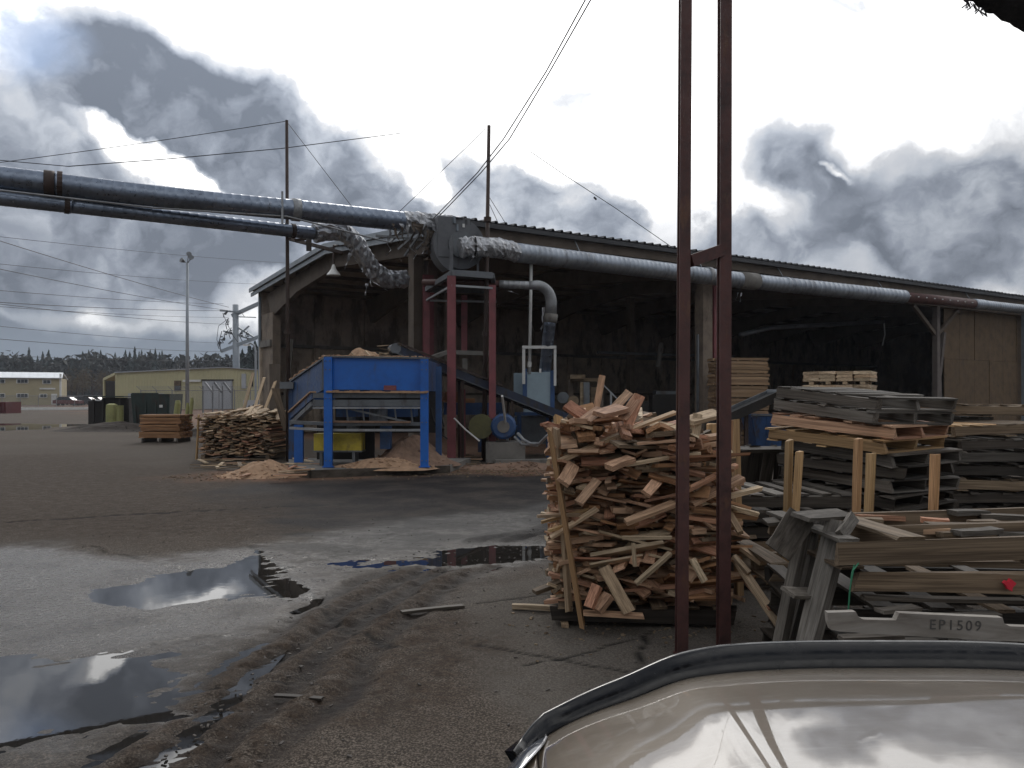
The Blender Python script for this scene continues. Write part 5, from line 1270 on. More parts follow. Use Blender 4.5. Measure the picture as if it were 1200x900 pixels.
# nose and sides below
def side_loop(z, k): return [(CX+o*(1+k*.0), yedge(o)+k, z) for o in np.linspace(-.93, .93, 41)]
m = MB(); rows = []
for (z, k, f) in ((None, .0, 1), (.74, .03, 1), (.62, .07, 1), (.45, .09, 1), (.25, .05, 1)):
    rows.append([((CX+o), yedge(o)+k, (zcar(CX+o, yedge(o))-.012) if z is None else z) for o in np.linspace(-.93,.93,41)])
vs = [p for rw in rows for p in rw]; fs = []
for j in range(len(rows)-1):
    for i in range(40): a = j*41+i; fs.append((a, a+41, a+42, a+1))
m.add(vs, fs); m.build('front_bumper', M_paint, car, smooth=True)
for sg in (-1, 1):
    m = MB(); rows = []
    for j, Y in enumerate(np.linspace(1.62, -2.9, 30)):
        yy = max(Y, -2.9); zt_ = zcar(CX+.93*sg, Y) if Y > .45 else zcar(CX+.93*sg, .45)
        rows.append([(CX+sg*.93, Y, zt_-.005), (CX+sg*.955, Y, .72), (CX+sg*.96, Y, .5), (CX+sg*.93, Y, .25)])
    vs = [p for rw in rows for p in rw]; fs = []
    for j in range(29):
        for i in range(3): a = j*4+i; q_ = (a, a+4, a+5, a+1); fs.append(q_)
    m.add(vs, fs); m.build('body_side', M_paint, car, smooth=True)
    m = MB(); m.box((CX+sg*.935, 1.56, .80), (.03,.02,.02)); m.build('side_marker', M_orange, car)
# headlamp glass wraps the corner
for sg in (-1, 1):
    m = MB(); vs = []; fs = []
    os_ = np.linspace(.70, .935, 12)
    for o in os_:
        ye = yedge(o)
        for (z, k) in ((.865, .006), (.84, .035), (.80, .045), (.74, .04)):
            zz_ = min(z, zcar(CX+o, ye)-.02); vs.append((CX+sg*(o+k*.5*(o > .85)), ye+k, zz_))
    for i in range(11):
        for j in range(3): a = i*4+j; fs.append((a, a+1, a+5, a+4))
    m.add(vs, fs); m.build('headlight', M_lens, car, smooth=True)
lm = MB(); vs = []; fs = []
for j in range(13):
    for i in range(11):
        u_ = i/10; v_ = j/12; o = -.93+.085*u_*(1-(v_)**2*.0); ye = yedge(o)-.004; y0_ = ye-.13*math.sqrt(max(0, 1-(u_*.98)**2)); Y = y0_+(ye-y0_)*v_
        X = CX+o; vs.append((X, Y, zcar(X, Y)+.004+.014*math.sin(math.pi*min(1,u_+.05))*math.sin(math.pi*(.15+.7*v_))))
for j in range(12):
    for i in range(10): a = j*11+i; fs.append((a, a+1, a+12, a+11))
lm.add(vs, fs); hl = lm.build('headlight', M_lens, car, smooth=True)
m = MB(); m.tube([Vector(vs[j*11+10])+Vector((0,0,.001)) for j in range(13)], .003, 6); m.tube([Vector(vs[i])+Vector((0,0,.001)) for i in range(11)], .003, 6); m.build('lamp_rim', M_chrome, hl)
MB().box((CX, 2.045, .80), (1.1,.05,.16)).build('grille', M_black, car)
# black stone deflector standing along the front edge
pts_t = []; pts_b = []
m = MB(); vs = []; fs = []
os_ = np.linspace(-.90, .90, 72)
for o in os_:
    ye = yedge(o); X = CX+o; dy_ = (yedge(abs(o)+.01)-yedge(abs(o)-.01))/.02; nn_ = Vector((-dy_*(1 if o > 0 else -1), 1, 0)).normalized()
    tp = max(0, min(1, (.93-abs(o))/.10)); zb_ = zcar(X, ye)
    pb = Vector((X, ye, zb_-.02)); up_ = Vector((0,0,1)); k_ = (.35+.65*tp)*(1-.30*min(1,max(0,(abs(o)-.4)/.4)))
    loopz = [pb+nn_*.004+up_*.012, pb+nn_*.022*k_+up_*.040*k_, pb+nn_*.046*k_+up_*.068*k_, pb+nn_*.056*k_+up_*.071*k_, pb+nn_*.062*k_+up_*.066*k_, pb+nn_*.045+up_*.02, pb+nn_*.01-up_*.02]
    vs += loopz
for i in range(71):
    for j in range(7): a = i*7+j; b2 = i*7+(j+1) % 7; fs.append((a, b2, b2+7, a+7))
fs += [tuple(range(7)), tuple(71*7+j for j in reversed(range(7)))]
m.add(vs, fs); m.build('bonnet_deflector', M_black, car, smooth=True)
# cabin, wheels behind the lens
m = MB(); m.box((CX,-1.6,.62),(1.84,2.6,.75)); m.build('cabin_lower', M_paint, car)
m = MB(); cab = [(CX-.80,-.55,1.06),(CX+.80,-.55,1.06),(CX+.80,-2.85,1.06),(CX-.80,-2.85,1.06)]; tp_ = [(CX-.62,-1.15,1.52),(CX+.62,-1.15,1.52),(CX+.62,-2.6,1.52),(CX-.62,-2.6,1.52)]
m.add(cab+tp_, [(0,1,5,4),(1,2,6,5),(2,3,7,6),(3,0,4,7)]); m.build('cabin_glass', M_glass, car)
m = MB(); m.prism(tp_, (0,0,.03)); m.build('roof', M_paint, car)
m = MB(); m.box((CX,.12,1.05),(1.7,.66,.03)); m.build('scuttle', M_black, car)
m = MB(); m.box((CX,-.35,1.04),(1.7,.5,.04)); m.build('dash_cover', M_black, car)
for (x_, y_) in ((CX-.86,1.05),(CX+.86,1.05),(CX-.86,-2.1),(CX+.86,-2.1)):
    w_ = MB(); w_.tube([(x_-.10,y_,.33),(x_+.10,y_,.33)], .33, 28); wo_ = w_.build('wheel', M_rubber, car)
    rm = MB(); rm.tube([(x_-.105,y_,.33),(x_+.105,y_,.33)], .20, 20); rm.build('rim', M_chrome, wo_)

# ================================================================== wires
wg = 'overhead wires on the left'
def wire(label, pts, r_, group=None, sag=0., mat=M_wire):
    a, b = pts[0], pts[-1]; pp = []
    if len(pts) == 2:
        for i in range(13):
            t_ = i/12; p = lerp(a, b, t_); p.z -= sag*4*t_*(1-t_); pp.append(p)
    else: pp = pts
    m = MB(); m.tube(pp, r_, 5); o = m.build('overhead_wire', mat); return tag(o, label, 'wire', group)
for k,(x0,y0,x1,y1,r_) in enumerate(((0,270,333,308,.018),(0,275,268,360,.030),(0,302,303,333,.018),(0,308,268,364,.026),(0,333,262,356,.022),(0,347,270,364,.026),(0,349,263,380,.022),(0,375,260,402,.018),(0,390,262,412,.022),(0,409,262,422,.018),(0,352,268,372,.018))):
    a = P(x0,y0,60); b_ = P(x1,y1,108); a2 = a+(a-b_)*.6
    wire('thin power line sweeping from the steel mast to the left edge', [a2, b_], r_, wg, sag=.5)
wire('upper guy wire from the left mast top to the left edge', [P(-300,225,20), P(336,142,21)], .009, None, .1)
wire('short cable rising from the left edge to the duct collar', [P(-200,170,17), P(80,195,17.9)], .009)
wire('cable running from the duct collar across the dark cloud', [P(80,195,17.9), P(200,186,19), P(330,174,21), P(455,158,23), P(470,156,23.5)], .011)
wire('thin stay slanting down from the left mast to the large duct', [P(338,145,22), P(413,243,20.4)], .008)
wire('thin stay slanting down from the fan mast to the duct wrap', [P(570,150,21), P(467,249,21)], .009)
wire('first of two short stays from the fan mast to the roof edge', [P(574,232,21.5), P(597,269,23)], .008)
wire('second of two short stays from the fan mast to the roof edge', [P(574,240,21.5), P(586,266,22)], .008)
for k,(o1,o2) in enumerate(((0,0),(7,4))):
    a = P(700+o1,-26,12); b_ = P(508+o2,256,21)
    wire(('left','right')[k]+' of the two thick cables climbing from the fan to the top of the picture', [a, P(640+o1*.6,84,14.5), P(590+o1,163,17), P(560+o2,202,18.6), b_], .013, 'thick cables to the fan')
wire('thin wire falling across bright cloud to the long roof edge', [P(622,178,24), P(660,204,24.5), P(720,243,25), P(795,295,26)], .011)
m = MB()
m.tube([P(696,231,24.7),P(699,234,24.7)], .03, 6); m.build('wire_clip', M_wire, bpy.data.objects['overhead_wire.%03d' % (sum(1 for o in bpy.data.objects if o.name.startswith('overhead_wire'))-1)])

# dark frayed cover whose edge hangs in at the top right
tp = thing('frayed_cover', 'dark frayed edge of a hanging cover in the top right corner', 'cover', tuple(P(1190,0,1.2)))
vs = []; fs = []; n_ = 40
for i in range(n_+1):
    t_ = i/n_; x = 1126+t_*190; y_ = -3+t_*104 + (6*(noise.noise(Vector((t_*22,0,0)))) if t_ < .5 else 2*noise.noise(Vector((t_*9,0,0))))
    e_ = P(x, y_, 1.2)
    vs += [e_, e_+Vector((.05+.02*noise.noise(Vector((t_*8,3,0))), .02, .07)), e_+Vector((.25,.12,.32)), e_+Vector((.27,.0,.32)), e_+Vector((.04,-.03,.06))]
for i in range(n_):
    for j in range(5): a = i*5+j; b2 = i*5+(j+1) % 5; fs.append((a, b2, b2+5, a+5))
m = MB(); m.add(vs, fs); m.build('cover_cloth', plain('black_frayed_cloth', (.02,.019,.022), .9, 0, .6, 30, .6), tp, smooth=True)
for k in range(14):
    x = 1128+random.random()*26; y_ = 0+(x-1128)*.48; a = P(x,y_-2,1.195); m = MB(); m.tube([a, a+Vector((random.uniform(-.004,.004),0,-.006)), a+Vector((random.uniform(-.008,.012),0,-.012))], .0009, 4); m.build('frayed_thread', MATS['black_frayed_cloth'], tp)

# ================================================================== far left: bins, fences, buildings, trees
def boxw(x0,x1,yb,yt,Y,dep,name,label,cat,mat,group=None,root=None):
    pass
Yb = 40.
b1 = thing('steel_skip', 'black-brown open steel skip at the left of the dark bins', 'skip', tuple(G(130,502)))
for (x0,x1,yt,nm,mt_) in ((107,123,470,'end_panel',M_dbin),(123,153,466,'side_panel',M_dbin)):
    p = P((x0+x1)/2, HY, 41); zt_ = P(0,yt,41).z; MB().box((p.x, 41.5, zt_/2), ((x1-x0)/F*41, 1.6, zt_)).build(nm, mt_, b1)
for x in (109,120,139,150): p = P(x,HY,40.4); MB().box((p.x,40.45,.75),(.10,.10,1.5)).build('rib', M_dbin, b1)
MB().box((P(130,HY,41).x, 41.2, 1.62), (2.0, 1.9, .06)).build('top_rail', M_dgreen, b1)
b2 = thing('green_dumpster', 'dark green dumpster behind the orange board stack', 'dumpster', tuple(G(178,500)))
p = P(176,HY,39.5); frust(Vector((p.x,40.3,0)), 1.75, 1.3, 1.9, 1.6, .15, 1.75, 'dumpster_body', M_dgreen, b2)
MB().box((p.x-.3,39.6,1.72),(1.3,.06,.16)).build('lid_edge', M_dgreen, b2)
for k in range(4): MB().box((p.x-.75+k*.5,39.55,.95),(.07,.06,1.3)).build('rib', M_dgreen, b2)
MB().box((P(188,HY,39.4).x,39.46,P(0,476,39.4).z),(.16,.01,.13)).build('sticker', M_white, b2)
for x in (-.7,.7): MB().box((p.x+x,40.0,.09),(.12,.5,.14)).build('skid', M_dbin, b2)
bol = thing('yellow_bollard', 'thick yellow-green concrete bollard in front of the black skip', 'bollard', tuple(G(130,504)))
p = P(131,HY,39.8); m = MB(); m.tube([(p.x,39.8,0),(p.x,39.8,1.0),(p.x,39.8,1.22),(p.x,39.8,1.28)], [.27,.27,.25,.12], 14); m.build('bollard_body', M_ygreen, bol, smooth=False)
m = MB(); m.tube([(p.x+.27,39.95,0),(p.x+.27,39.95,1.18)], .22, 12); m.build('second_pipe', M_ygreen, bol)
for k,(x0,x1,yt,Yq) in enumerate(((205,212,469,36),(218,222,472,33),(223,227,466,33))):
    t = thing('yellow_post', ('left','middle','right')[k]+' of three yellow-green posts behind the orange board stack', 'post', tuple(P((x0+x1)/2,HY,Yq)-Vector((0,0,H))), group='yellow-green posts')
    p = P((x0+x1)/2,HY,Yq); w_ = (x1-x0)/F*Yq; z_ = P(0,yt,Yq).z; m = MB(); m.tube([(p.x-.15,Yq,0),(p.x,Yq,z_*.9),(p.x,Yq,z_)], [w_/2,w_/2,w_/2*.7], 10); m.build('post_tube', M_ygreen, t)
heap('soil_mound', 'dark bark and soil mound in front of the dark bins', (-18.6,38.2), 3.2, 1.3, .42, M_soil, seed=31, chips=80)['category'] = 'soil'
heap('soil_mound', 'low dark soil heap behind the slab stack', (-12.6,33.), 1.6, 1.3, .35, M_soil, seed=33, chips=50)['category'] = 'soil'

def fence(label, px0, px1, Y, h_, n_, arms=True, Y1=None):
    Y1 = Y1 or Y; a = P(px0,HY,Y)-Vector((0,0,H)); b_ = P(px1,HY,Y1)-Vector((0,0,H))
    t = thing('chain_link_fence', label, 'fence', tuple(a)); d_ = b_-a
    ang = math.atan2(d_.y, d_.x)
    for i in range(n_+1):
        p = lerp(a,b_,i/n_); m = MB(); m.tube([p, p+Vector((0,0,h_))], .045, 8)
        if arms: m.bar(p+Vector((0,0,h_)), p+Vector((-.28,-.2,h_+.3)), .04, .04)
        m.build('fence_post', M_gwire, t)
    m = MB(); m.tube([a+Vector((0,0,h_-.03)), b_+Vector((0,0,h_-.03))], .03, 6); m.build('top_rail', M_gwire, t)
    if arms:
        m = MB()
        for k in range(3): o_ = Vector((-.28,-.2,.3))*(k+1)/3; m.tube([a+Vector((0,0,h_))+o_, b_+Vector((0,0,h_))+o_], .01, 4)
        m.build('barbed_wire', M_gwire, t)
    m = MB(); ln = d_.length; m.add([(0,0,.05),(ln,0,.05),(ln,0,h_-.05),(0,0,h_-.05)], [(0,1,2,3)])
    o = m.build('mesh_panel', M_mesh, t, local=True); o.rotation_euler = (0,0,ang); return t
fence('tall chain-link fence with barbed arms in front of the yellow building', 165, 330, 68, 2.15, 9)
fence('low chain-link fence along the far road before the tan house', -40, 130, 115, 1.7, 8, False)
t = thing('barrier_rail', 'low white kerb rail along the far edge of the yard', 'rail', tuple(G(60,480)))
MB().bar(G(-60,481)+Vector((0,0,.15)), G(122,480)+Vector((0,0,.15)), .3, .3).build('rail_bar', M_white, t)

# tan two-storey house with white metal roof
Yh = 150.; hb_ = thing('tan_building', 'tan two-storey building with pale metal roof at the far left', 'building', (P(71,HY,Yh).x,Yh,0))
BLD = hb_
def bpx(x0,x1,y0,y1,Y,dep,name,mat,par,dy=0):
    p = P((x0+x1)/2,(y0+y1)/2,Y); return MB().box((p.x,Y+dy+dep/2,p.z),((x1-x0)/F*Y,dep,(y1-y0)/F*Y)).build(name, mat, par)
bpx(-120,70,443,475,Yh,14,'wall',M_tanbld,hb_)
for k in range(22):
    x = 71-k*8.6; p0 = P(x-8.4,443.5,Yh-.6); p1 = P(x,443.5,Yh-.6); q1 = P(x,436.5,Yh)+Vector((0,5,0)); q0 = P(x-8.4,436.5,Yh)+Vector((0,5,0))
    m = MB(); m.prism([p0,p1,q1,q0],(0,0,.12)); m.build('roof_panel', M_wroof, hb_)
m = MB(); m.prism([P(-120,436.5,Yh)+Vector((0,5,0)),P(71,436.5,Yh)+Vector((0,5,0)),P(71,443.5,Yh)+Vector((0,14,0)),P(-120,443.5,Yh)+Vector((0,14,0))],(0,0,.12)); m.build('roof_back', M_wroof, hb_)
bpx(69.5,71.5,438,475,Yh-.1,.4,'corner_trim',M_white,hb_)
for (x0,x1,y0,y1) in ((6,15,444.5,449.5),(26,38,444.5,449.5),(52,61,445,450),(6,15,461,466),(26,38,461,466),(49,57,461.5,466),(-20,-10,444.5,449.5),(-20,-10,461,466),(-48,-38,444.5,449.5),(-48,-38,461,466)):
    w_ = bpx(x0,x1,y0,y1,Yh-.12,.1,'window',M_white,hb_); n_ = 2 if x1-x0 < 10 else 3
    for k in range(n_):
        g0 = x0+.7+(x1-x0-1.4)*k/n_; bpx(g0+.2,g0+(x1-x0-1.4)/n_-.2,y0+.7,y1-.6,Yh-.16,.05,'pane',M_glass,w_)
bpx(49,65,454.6,456.4,Yh-.2,.08,'sign_board',M_white,hb_)
bpx(61,67,461.5,474,Yh-.12,.1,'door',M_white,hb_); bpx(0,3,461,474,Yh-.12,.1,'door',M_white,hb_)
BLD.rotation_euler = (0,0,R(24))
t = thing('red_container', 'dark red container cut by the left edge', 'container', tuple(P(0,HY,100)-Vector((0,0,H)))); bpx(-30,6.5,471,485,76,2.4,'container_body',M_redbox,t)
for k in range(8): bpx(-28+k*4.5,-26.5+k*4.5,472,484,75.9,.1,'corrugation',M_redbox,t)

# yellow industrial building
Yy = 100.; yb_ = thing('yellow_building', 'long pale yellow metal building with open bay and grey shutters', 'building', (P(135,HY,Yy).x,Yy,0))
m = MB(); m.prism([P(135,437,Yy),P(262,431,Yy),P(330,436,Yy),P(330,482,Yy),P(135,482,Yy)],(0,22,0)); m.build('wall', M_ybld, yb_)
m = MB(); m.prism([P(134,437,Yy-.3),P(262,430.8,Yy-.3),P(262,430.0,Yy-.3),P(134,436,Yy-.3)],(0,22.4,0)); m.build('roof_edge', M_gbld, yb_)
m = MB(); m.prism([P(262,430.8,Yy-.3),P(331,436,Yy-.3),P(331,435,Yy-.3),P(262,430.0,Yy-.3)],(0,22.4,0)); m.build('roof_edge', M_gbld, yb_)
# side wing with open dark bay
m = MB(); m.prism([P(121,443,Yy+2),P(134.5,436.5,Yy-.1),P(134.5,439.5,Yy-.1),P(121,446,Yy+2)],(0,18,0)); m.build('bay_roof', M_ybld, yb_)
bpx(120.5,122.2,444,482,Yy+2,.3,'bay_post',M_ybld,yb_); bpx(123,134.5,446,482,Yy+9,.3,'bay_back',M_dbin,yb_)
for k in range(60):
    x = 137+k*3.2; 
    if x > 328: break
    yt = 437-(x-135)*.047+1 if x < 262 else 431+(x-262)*.073+1
    bpx(x,x+.35,yt,481,Yy-.06,.1,'siding_rib',M_ybld,yb_)
bpx(204,212,446,458,Yy-.14,.1,'window',M_brown,yb_); bpx(205,211,452,457,Yy-.18,.05,'pane',M_glass,yb_)
bpx(214,235,445,447.4,Yy-.25,.1,'sign_board',M_white,yb_)
for (x0,x1) in ((237,272),):
    s_ = bpx(x0,x1,446,480,Yy-.2,.15,'shutter_door',M_gbld,yb_)
    for k in range(3): bpx(x0+1+k*11.5,x0+11+k*11.5,448,479,Yy-.3,.08,'shutter_panel',M_gbld,s_)
bpx(236,273,444.6,446,Yy-.3,.3,'lintel',M_dbin,yb_)
bpx(283,288,438,455,Yy-.2,.2,'grey_stack',M_gbld,yb_); bpx(294,296,437,453,Yy-.2,.2,'down_pipe',M_dbin,yb_)
bpx(150,178,461,471,Yy-12,3,'awning',M_gbld,yb_)
t = thing('lattice_gate', 'grey slatted gate leaf standing behind the fence', 'gate', tuple(P(252,HY,80)-Vector((0,0,H))))
for k in range(4): bpx(237+k*11.5,238.2+k*11.5,452,484,80,.1,'gate_post',M_steel,t)
for k in range(3):
    m = MB(); m.bar(P(240+k*11,448,80),P(249+k*11,460,80),.18,.18); m.build('gate_brace', M_steel if k else M_gwire, t)
cb_ = thing('concrete_block', 'pale concrete panel with round holes by the shed corner', 'block', tuple(P(297,HY,60)-Vector((0,0,H))))
bpx(285,306,469,484,58,.4,'panel',M_gbld,cb_)
for (x,y_) in ((292,476),(297,475),(297,480)):
    m = MB(); q = P(x,y_,58); m.tube([q+Vector((0,-.02,0)), q+Vector((0,.02,0))], .06, 10); m.build('hole', M_black, cb_)
t = thing('street_light', 'small curved street lamp beside the shed corner', 'street lamp', tuple(P(299,HY,90)-Vector((0,0,H))))
m = MB(); m.tube([P(299.5,480,90),P(299.5,412,90),P(298,405,90),P(294,402,90),P(290,404,90)], .12, 8); m.build('lamp_post', M_steelpole, t); m = MB(); m.box(P(289,404.5,90),(.7,.3,.15)); m.build('lamp_head', M_white, t)

lpole = thing('floodlight_pole', 'tall pale floodlight pole left of the shed', 'light pole', tuple(P(219,HY,75)-Vector((0,0,H))))
m = MB(); m.tube([P(219.5,485,75),P(219.5,308,75)], [.19,.11], 12); m.build('pole_shaft', M_steelpole, lpole, smooth=True)
for (dx,dy_) in ((-.25,.10),(.30,.35),(.1,.65)):
    q = P(219.5,308,75)+Vector((dx,0,dy_)); m = MB(); m.tube([q, q+Vector((.18 if dx > 0 else -.2,-.3,.12))], [.10,.24], 12); m.build('floodlight', M_steel, lpole)
    m = MB(); m.bar(P(219.5,309,75), q, .06,.06); m.build('bracket', M_steel, lpole)
pm = thing('power_mast', 'grey steel power mast with crossarms and insulators behind the shed corner', 'power pole', tuple(P(276,HY,108)-Vector((0,0,H))))
m = MB(); m.tube([P(277.5,482,108),P(276,357,108)], [.52,.38], 14); m.build('mast_shaft', M_steelpole, pm, smooth=True)
for (x0,y0,x1,y1,w_) in ((272,370,318,349,.45),(259,412,318,389,.42),(262,388,296,398,.22),(276,382,300,397,.22),(258,364,282,366,.22),(268,403,292,382,.18),(272,371,300,372,.12)):
    m = MB(); m.bar(P(x0,y0,108),P(x1,y1,107.5),w_,w_); m.build('crossarm', M_steelpole, pm)
for (x0,y0,x1,y1) in ((260,388,259,412),(267,364,262,372),(268,373,266,386),(268,386,263,397),(258,398,257,409),(263,395,262,402),(271,384,270,397),(283,388,284,400),(290,388,291,399)):
    m = MB(); a = P(x0,y0,107); b_ = P(x1,y1,107); m.tube([a, lerp(a,b_,.5)+Vector((-.3,0,0)), b_], .05, 6)
    for f in (.3,.45,.6): m.tube([lerp(a,b_,f), lerp(a,b_,f)+Vector((0,0,.12))], .16, 8)
    m.build('insulator', M_wire, pm)
m = MB()
m.tube([P(268,373,107),P(256,382,107),P(254,398,107),P(259,410,107)], .035, 5); m.tube([P(261,367,107),P(272,392,107),P(279,401,107)], .035, 5); m.tube([P(283,366,107),P(287,372,107)], .035, 5); m.build('jumper_cable', M_wire, pm)
# parked cars far away
def farcar(label, px, Y, mat, ln=4.4, yaw=0):
    c = P(px,HY,Y)-Vector((0,0,H)); t = thing('parked_car', label, 'car', tuple(c), (0,0,R(yaw)), 'cars parked by the tan building')
    m = MB(); body = [(-ln/2,0,.35),(ln/2,0,.35),(ln/2,0,.85),(ln*.30,0,.95),(-ln*.42,0,.98),(-ln/2,0,.9)]; m.prism([(x,-.85,z) for x,y,z in body],(0,1.7,0)); m.build('car_body', mat, t, local=True)
    m = MB(); cabp = [(ln*.27,0,.94),(ln*.12,0,1.45),(-ln*.28,0,1.48),(-ln*.42,0,.97)]; m.prism([(x,-.72,z) for x,y,z in cabp],(0,1.44,0)); m.build('car_cabin', M_glass, t, local=True)
    m = MB(); m.prism([(ln*.12,-.7,1.45),(-ln*.28,-.7,1.48),(-ln*.28,-.7,1.53),(ln*.12,-.7,1.5)],(0,1.4,0)); m.build('car_roof', mat, t, local=True)
    for x in (-ln*.3,ln*.31):
        for y_ in (-.8,.62):
            m = MB(); m.tube([(x,y_,.33),(x,y_+.18,.33)], .33, 14); m.build('wheel', M_rubber, t, local=True)
farcar('silver car parked right of the tan building', 91, 150, M_carsil, 5.2); farcar('dark red car parked in front of the silver one', 80, 138, M_carred, 4.4); farcar('dark car parked at the right end of the row', 102, 142, M_carblk, 4.6); farcar('dark car parked by the white truck bed', 113, 160, M_carsil, 4.2)

# trees on the skyline
def conifer(seed, hgt=1.0):
    r = random.Random(seed); m = MB(); n_ = 30
    for i in range(n_):
        f = (i+.3)/n_; z = .10+.90*f; rad = (1-f)**.72*.19*(1+r.uniform(-.45,.35))+.003
        k = int(6+10*(1-f))
        for j in range(k):
            a = r.random()*6.283; dr = rad*r.uniform(.65,1.15); w_ = .008+.055*(1-f)
            c = Vector((math.cos(a),math.sin(a),0)); s_ = Vector((-c.y,c.x,0))*w_
            p0 = Vector((0,0,z+.02)); p1 = c*dr+Vector((0,0,z-.03-.05*r.random()))
            m.add([p0, p0+(p1-p0)*.6+s_, p1, p0+(p1-p0)*.6-s_, p0+(p1-p0)*.6+Vector((0,0,-.035))], [(0,1,2),(0,2,3),(0,4,1),(0,3,4),(1,4,2),(2,4,3)])
    return m
def deciduous(seed):
    r = random.Random(seed); m = MB()
    cl = [(Vector((r.uniform(-.28,.28), r.uniform(-.25,.25), r.uniform(.42,.86))), r.uniform(.12,.2)) for _ in range(13)]
    for c, q_ in cl:
        for j in range(70):
            d_ = Vector((r.gauss(0,1),r.gauss(0,1),r.gauss(0,1))).normalized()*q_*r.uniform(.5,1.1); p = c+d_; s_ = .03
            a = Vector((r.uniform(-1,1),r.uniform(-1,1),r.uniform(-1,1)))*s_; b_ = Vector((r.uniform(-1,1),r.uniform(-1,1),r.uniform(-1,1)))*s_
            m.add([p, p+a, p+b_], [(0,1,2)])
    return m
def trunk(): m = MB(); m.tube([(0,0,0),(0,0,.5),(0,0,.97)], [.022,.014,.004], 7); return m
def dtrunk(seed):
    r = random.Random(seed); m = MB(); m.tube([(0,0,0),(0,0,.45),(.02,0,.8)], [.03,.02,.006], 7)
    for k in range(7): a = r.random()*6.28; z = r.uniform(.25,.55); m.tube([(0,0,z),(math.cos(a)*.12,math.sin(a)*.12,z+.15),(math.cos(a)*.22,math.sin(a)*.22,z+.26)], [.012,.007,.003], 5)
    return m
protos = []
for k in range(5):
    crown = conifer(100+k).build('crown', M_conifer); tr = trunk().build('trunk', M_trunk); protos.append((crown.data, tr.data)); bpy.data.objects.remove(crown); bpy.data.objects.remove(tr)
dpro = []
for k in range(3):
    crown = deciduous(200+k).build('crown', M_autumn); tr = dtrunk(k).build('trunk', M_trunk); dpro.append((crown.data, tr.data)); bpy.data.objects.remove(crown); bpy.data.objects.remove(tr)
def tree(name, label, group, pr, x, y, h_, w_=1.):
    t = thing(name, label, 'tree', (x, y, 0), (0,0,random.random()*6.28), group)
    for nm, d_ in (('crown', pr[0]), ('trunk', pr[1])):
        o = bpy.data.objects.new(nm, d_); C.objects.link(o); o.parent = t; o.scale = (h_*w_, h_*w_, h_)
r = random.Random(77)
tops = [(5,419),(14,424),(24,420),(34,406),(44,416),(50,411),(57,409),(70,420),(90,417),(97,411),(104,409),(112,417),(118,409),(124,414),(131,420),(140,417),(147,409),(152,411),(158,405),(163,411),(170,413),(176,409),(182,407),(187,412),(194,417),(201,420),(208,422),(212,419),(222,424),(231,421),(240,422),(247,423),(255,424),(262,421),(20,423),(-12,412),(-30,416),(-50,409),(-75,414),(-100,410),(64,417),(84,419),(135,412),(166,409),(190,410)]
tops += [(r.uniform(-60,268), r.uniform(417,427)) for _ in range(60)]
for k,(x,yt) in enumerate(tops):
    Y = r.uniform(235,290); p = P(x,yt,Y); tree('conifer_tree', 'dark conifer on the far skyline left of the shed', 'conifers on the far skyline', protos[k % 5], p.x, Y, p.z, r.uniform(.8,1.2))
for (x,yt,Y) in ((284,408,150),(292,401,150),(299,398,152),(306,397,150),(312,399,151)):
    p = P(x,yt,Y); tree('conifer_tree', 'nearer dark conifer rising beside the shed corner', 'nearer conifers beside the shed', protos[k % 5], p.x, Y, p.z, 1.3); k += 1
for k,(x,yt,Y) in enumerate(((84,434,190),(97,428,195),(108,431,190),(118,436,200),(72,437,200),(90,440,180),(192,428,215),(128,434,205),(60,432,210),(20,432,215),(-15,434,210))):
    p = P(x,yt,Y); tree('autumn_tree', 'rusty-brown autumn tree behind the parked cars', 'autumn trees behind the buildings', dpro[k % 3], p.x, Y, p.z, 1.1)
# wood that reads as one dark mass under the conifer tips
m = MB(); r = random.Random(9)
for k in range(20000):
    x = r.uniform(-330, 400); Y = r.uniform(240, 300); p = P(x, 0, Y); z = r.uniform(0, 1)**.8*(13.5+2.5*noise.noise(Vector((x*.03,0,0)))+1.6*noise.noise(Vector((x*.2,0,0)))); s_ = r.uniform(.8,1.9)
    c = Vector((p.x, Y, z)); a = [Vector((r.uniform(-1,1),r.uniform(-1,1),r.uniform(-1,1)))*s_ for _ in range(3)]
    m.add([c+a[0], c+a[1], c+a[2]], [(0,1,2)])
o = m.build('woodland', M_wood2); tag(o, 'dark wooded hillside mass below the conifer tips', 'woodland', None, 'stuff')
m = MB(); vs = []; fs = []
for i in range(61):
    x = -700+i*25; z = 9+2*noise.noise(Vector((x*.01,3,0))); vs += [(x,300,-1),(x,306,z),(x,330,-1)]
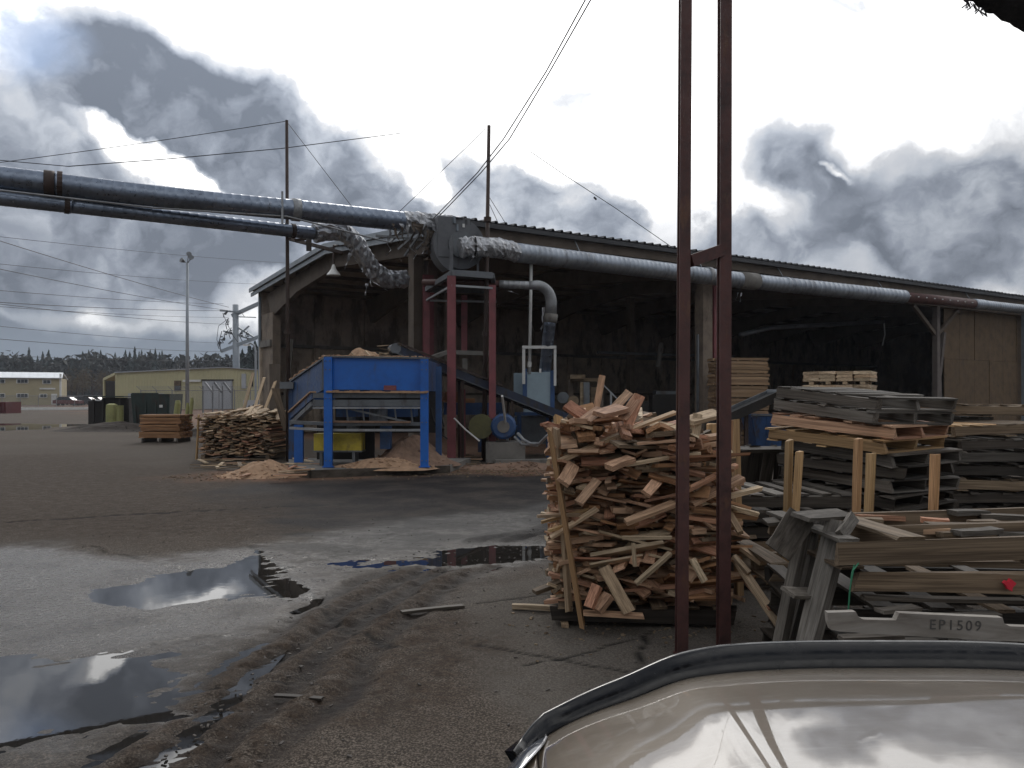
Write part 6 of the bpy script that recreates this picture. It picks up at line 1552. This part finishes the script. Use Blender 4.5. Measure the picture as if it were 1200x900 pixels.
for i in range(60):
    for j in range(2): a = i*3+j; fs.append((a,a+3,a+4,a+1))
m.add(vs, fs); tag(m.build('hills', M_wood2), kind='structure')

# loose chips and grit scattered over the yard
m = MB(); r = random.Random(50)
def chip(x, y, s_, z=.008):
    a = r.random()*6.28; m.box((x,y,z), (s_*r.uniform(.6,1.6), s_*r.uniform(.3,.8), s_*.35), (r.uniform(-.3,.3), r.uniform(-.3,.3), a))
for k in range(900):
    x, y = r.uniform(-5,4), r.uniform(3.4,14)
    if x < -.9 and y < 8.2: continue
    chip(x, y, r.uniform(.006,.02))
for k in range(420):
    a, b_ = random.choice(list(zip(trk[:-1], trk[1:]))); t_ = r.random(); x = a[0]+(b_[0]-a[0])*t_+r.gauss(0,.35); y = a[1]+(b_[1]-a[1])*t_+r.gauss(0,.35); chip(x, y, r.uniform(.008,.024), .010) if x > -1.7 else None
tag(m.build('gravel_chips', plain('grit', (.07,.06,.052), .8, 0, .5, 40, .1)), 'dark grit and small stones strewn over the yard', 'gravel', None, 'stuff')
m = MB()
for k in range(130):
    x, y = r.gauss(.8,.45), r.gauss(5.7,.35); chip(x, y, r.uniform(.008,.03))
for k in range(600):
    x = r.uniform(-7,3); chip(x, 16.9+(x+4)*.16+r.gauss(0,.45), r.uniform(.02,.06), .01)
tag(m.build('wood_chips', M_brown), 'small pale splinters scattered round the scrap pile and the hopper', 'wood chips', None, 'stuff')

# thin haze added to lift the blacks inside the shed; pales the skyline too
hz = MB().box((0, 130, 17), (1100, 380, 37)).build('haze', bpy.data.materials.new('haze_air')); hz['kind'] = 'stuff'
hm = hz.data.materials[0]; hm.use_nodes = True
for n_ in list(hm.node_tree.nodes): hm.node_tree.nodes.remove(n_)
pv = hm.node_tree.nodes.new('ShaderNodeVolumePrincipled'); pv.inputs['Density'].default_value = .00028; pv.inputs['Color'].default_value = (.85,.9,1,1); pv.inputs['Anisotropy'].default_value = .3
ho = hm.node_tree.nodes.new('ShaderNodeOutputMaterial'); hm.node_tree.links.new(pv.outputs[0], ho.inputs['Volume'])
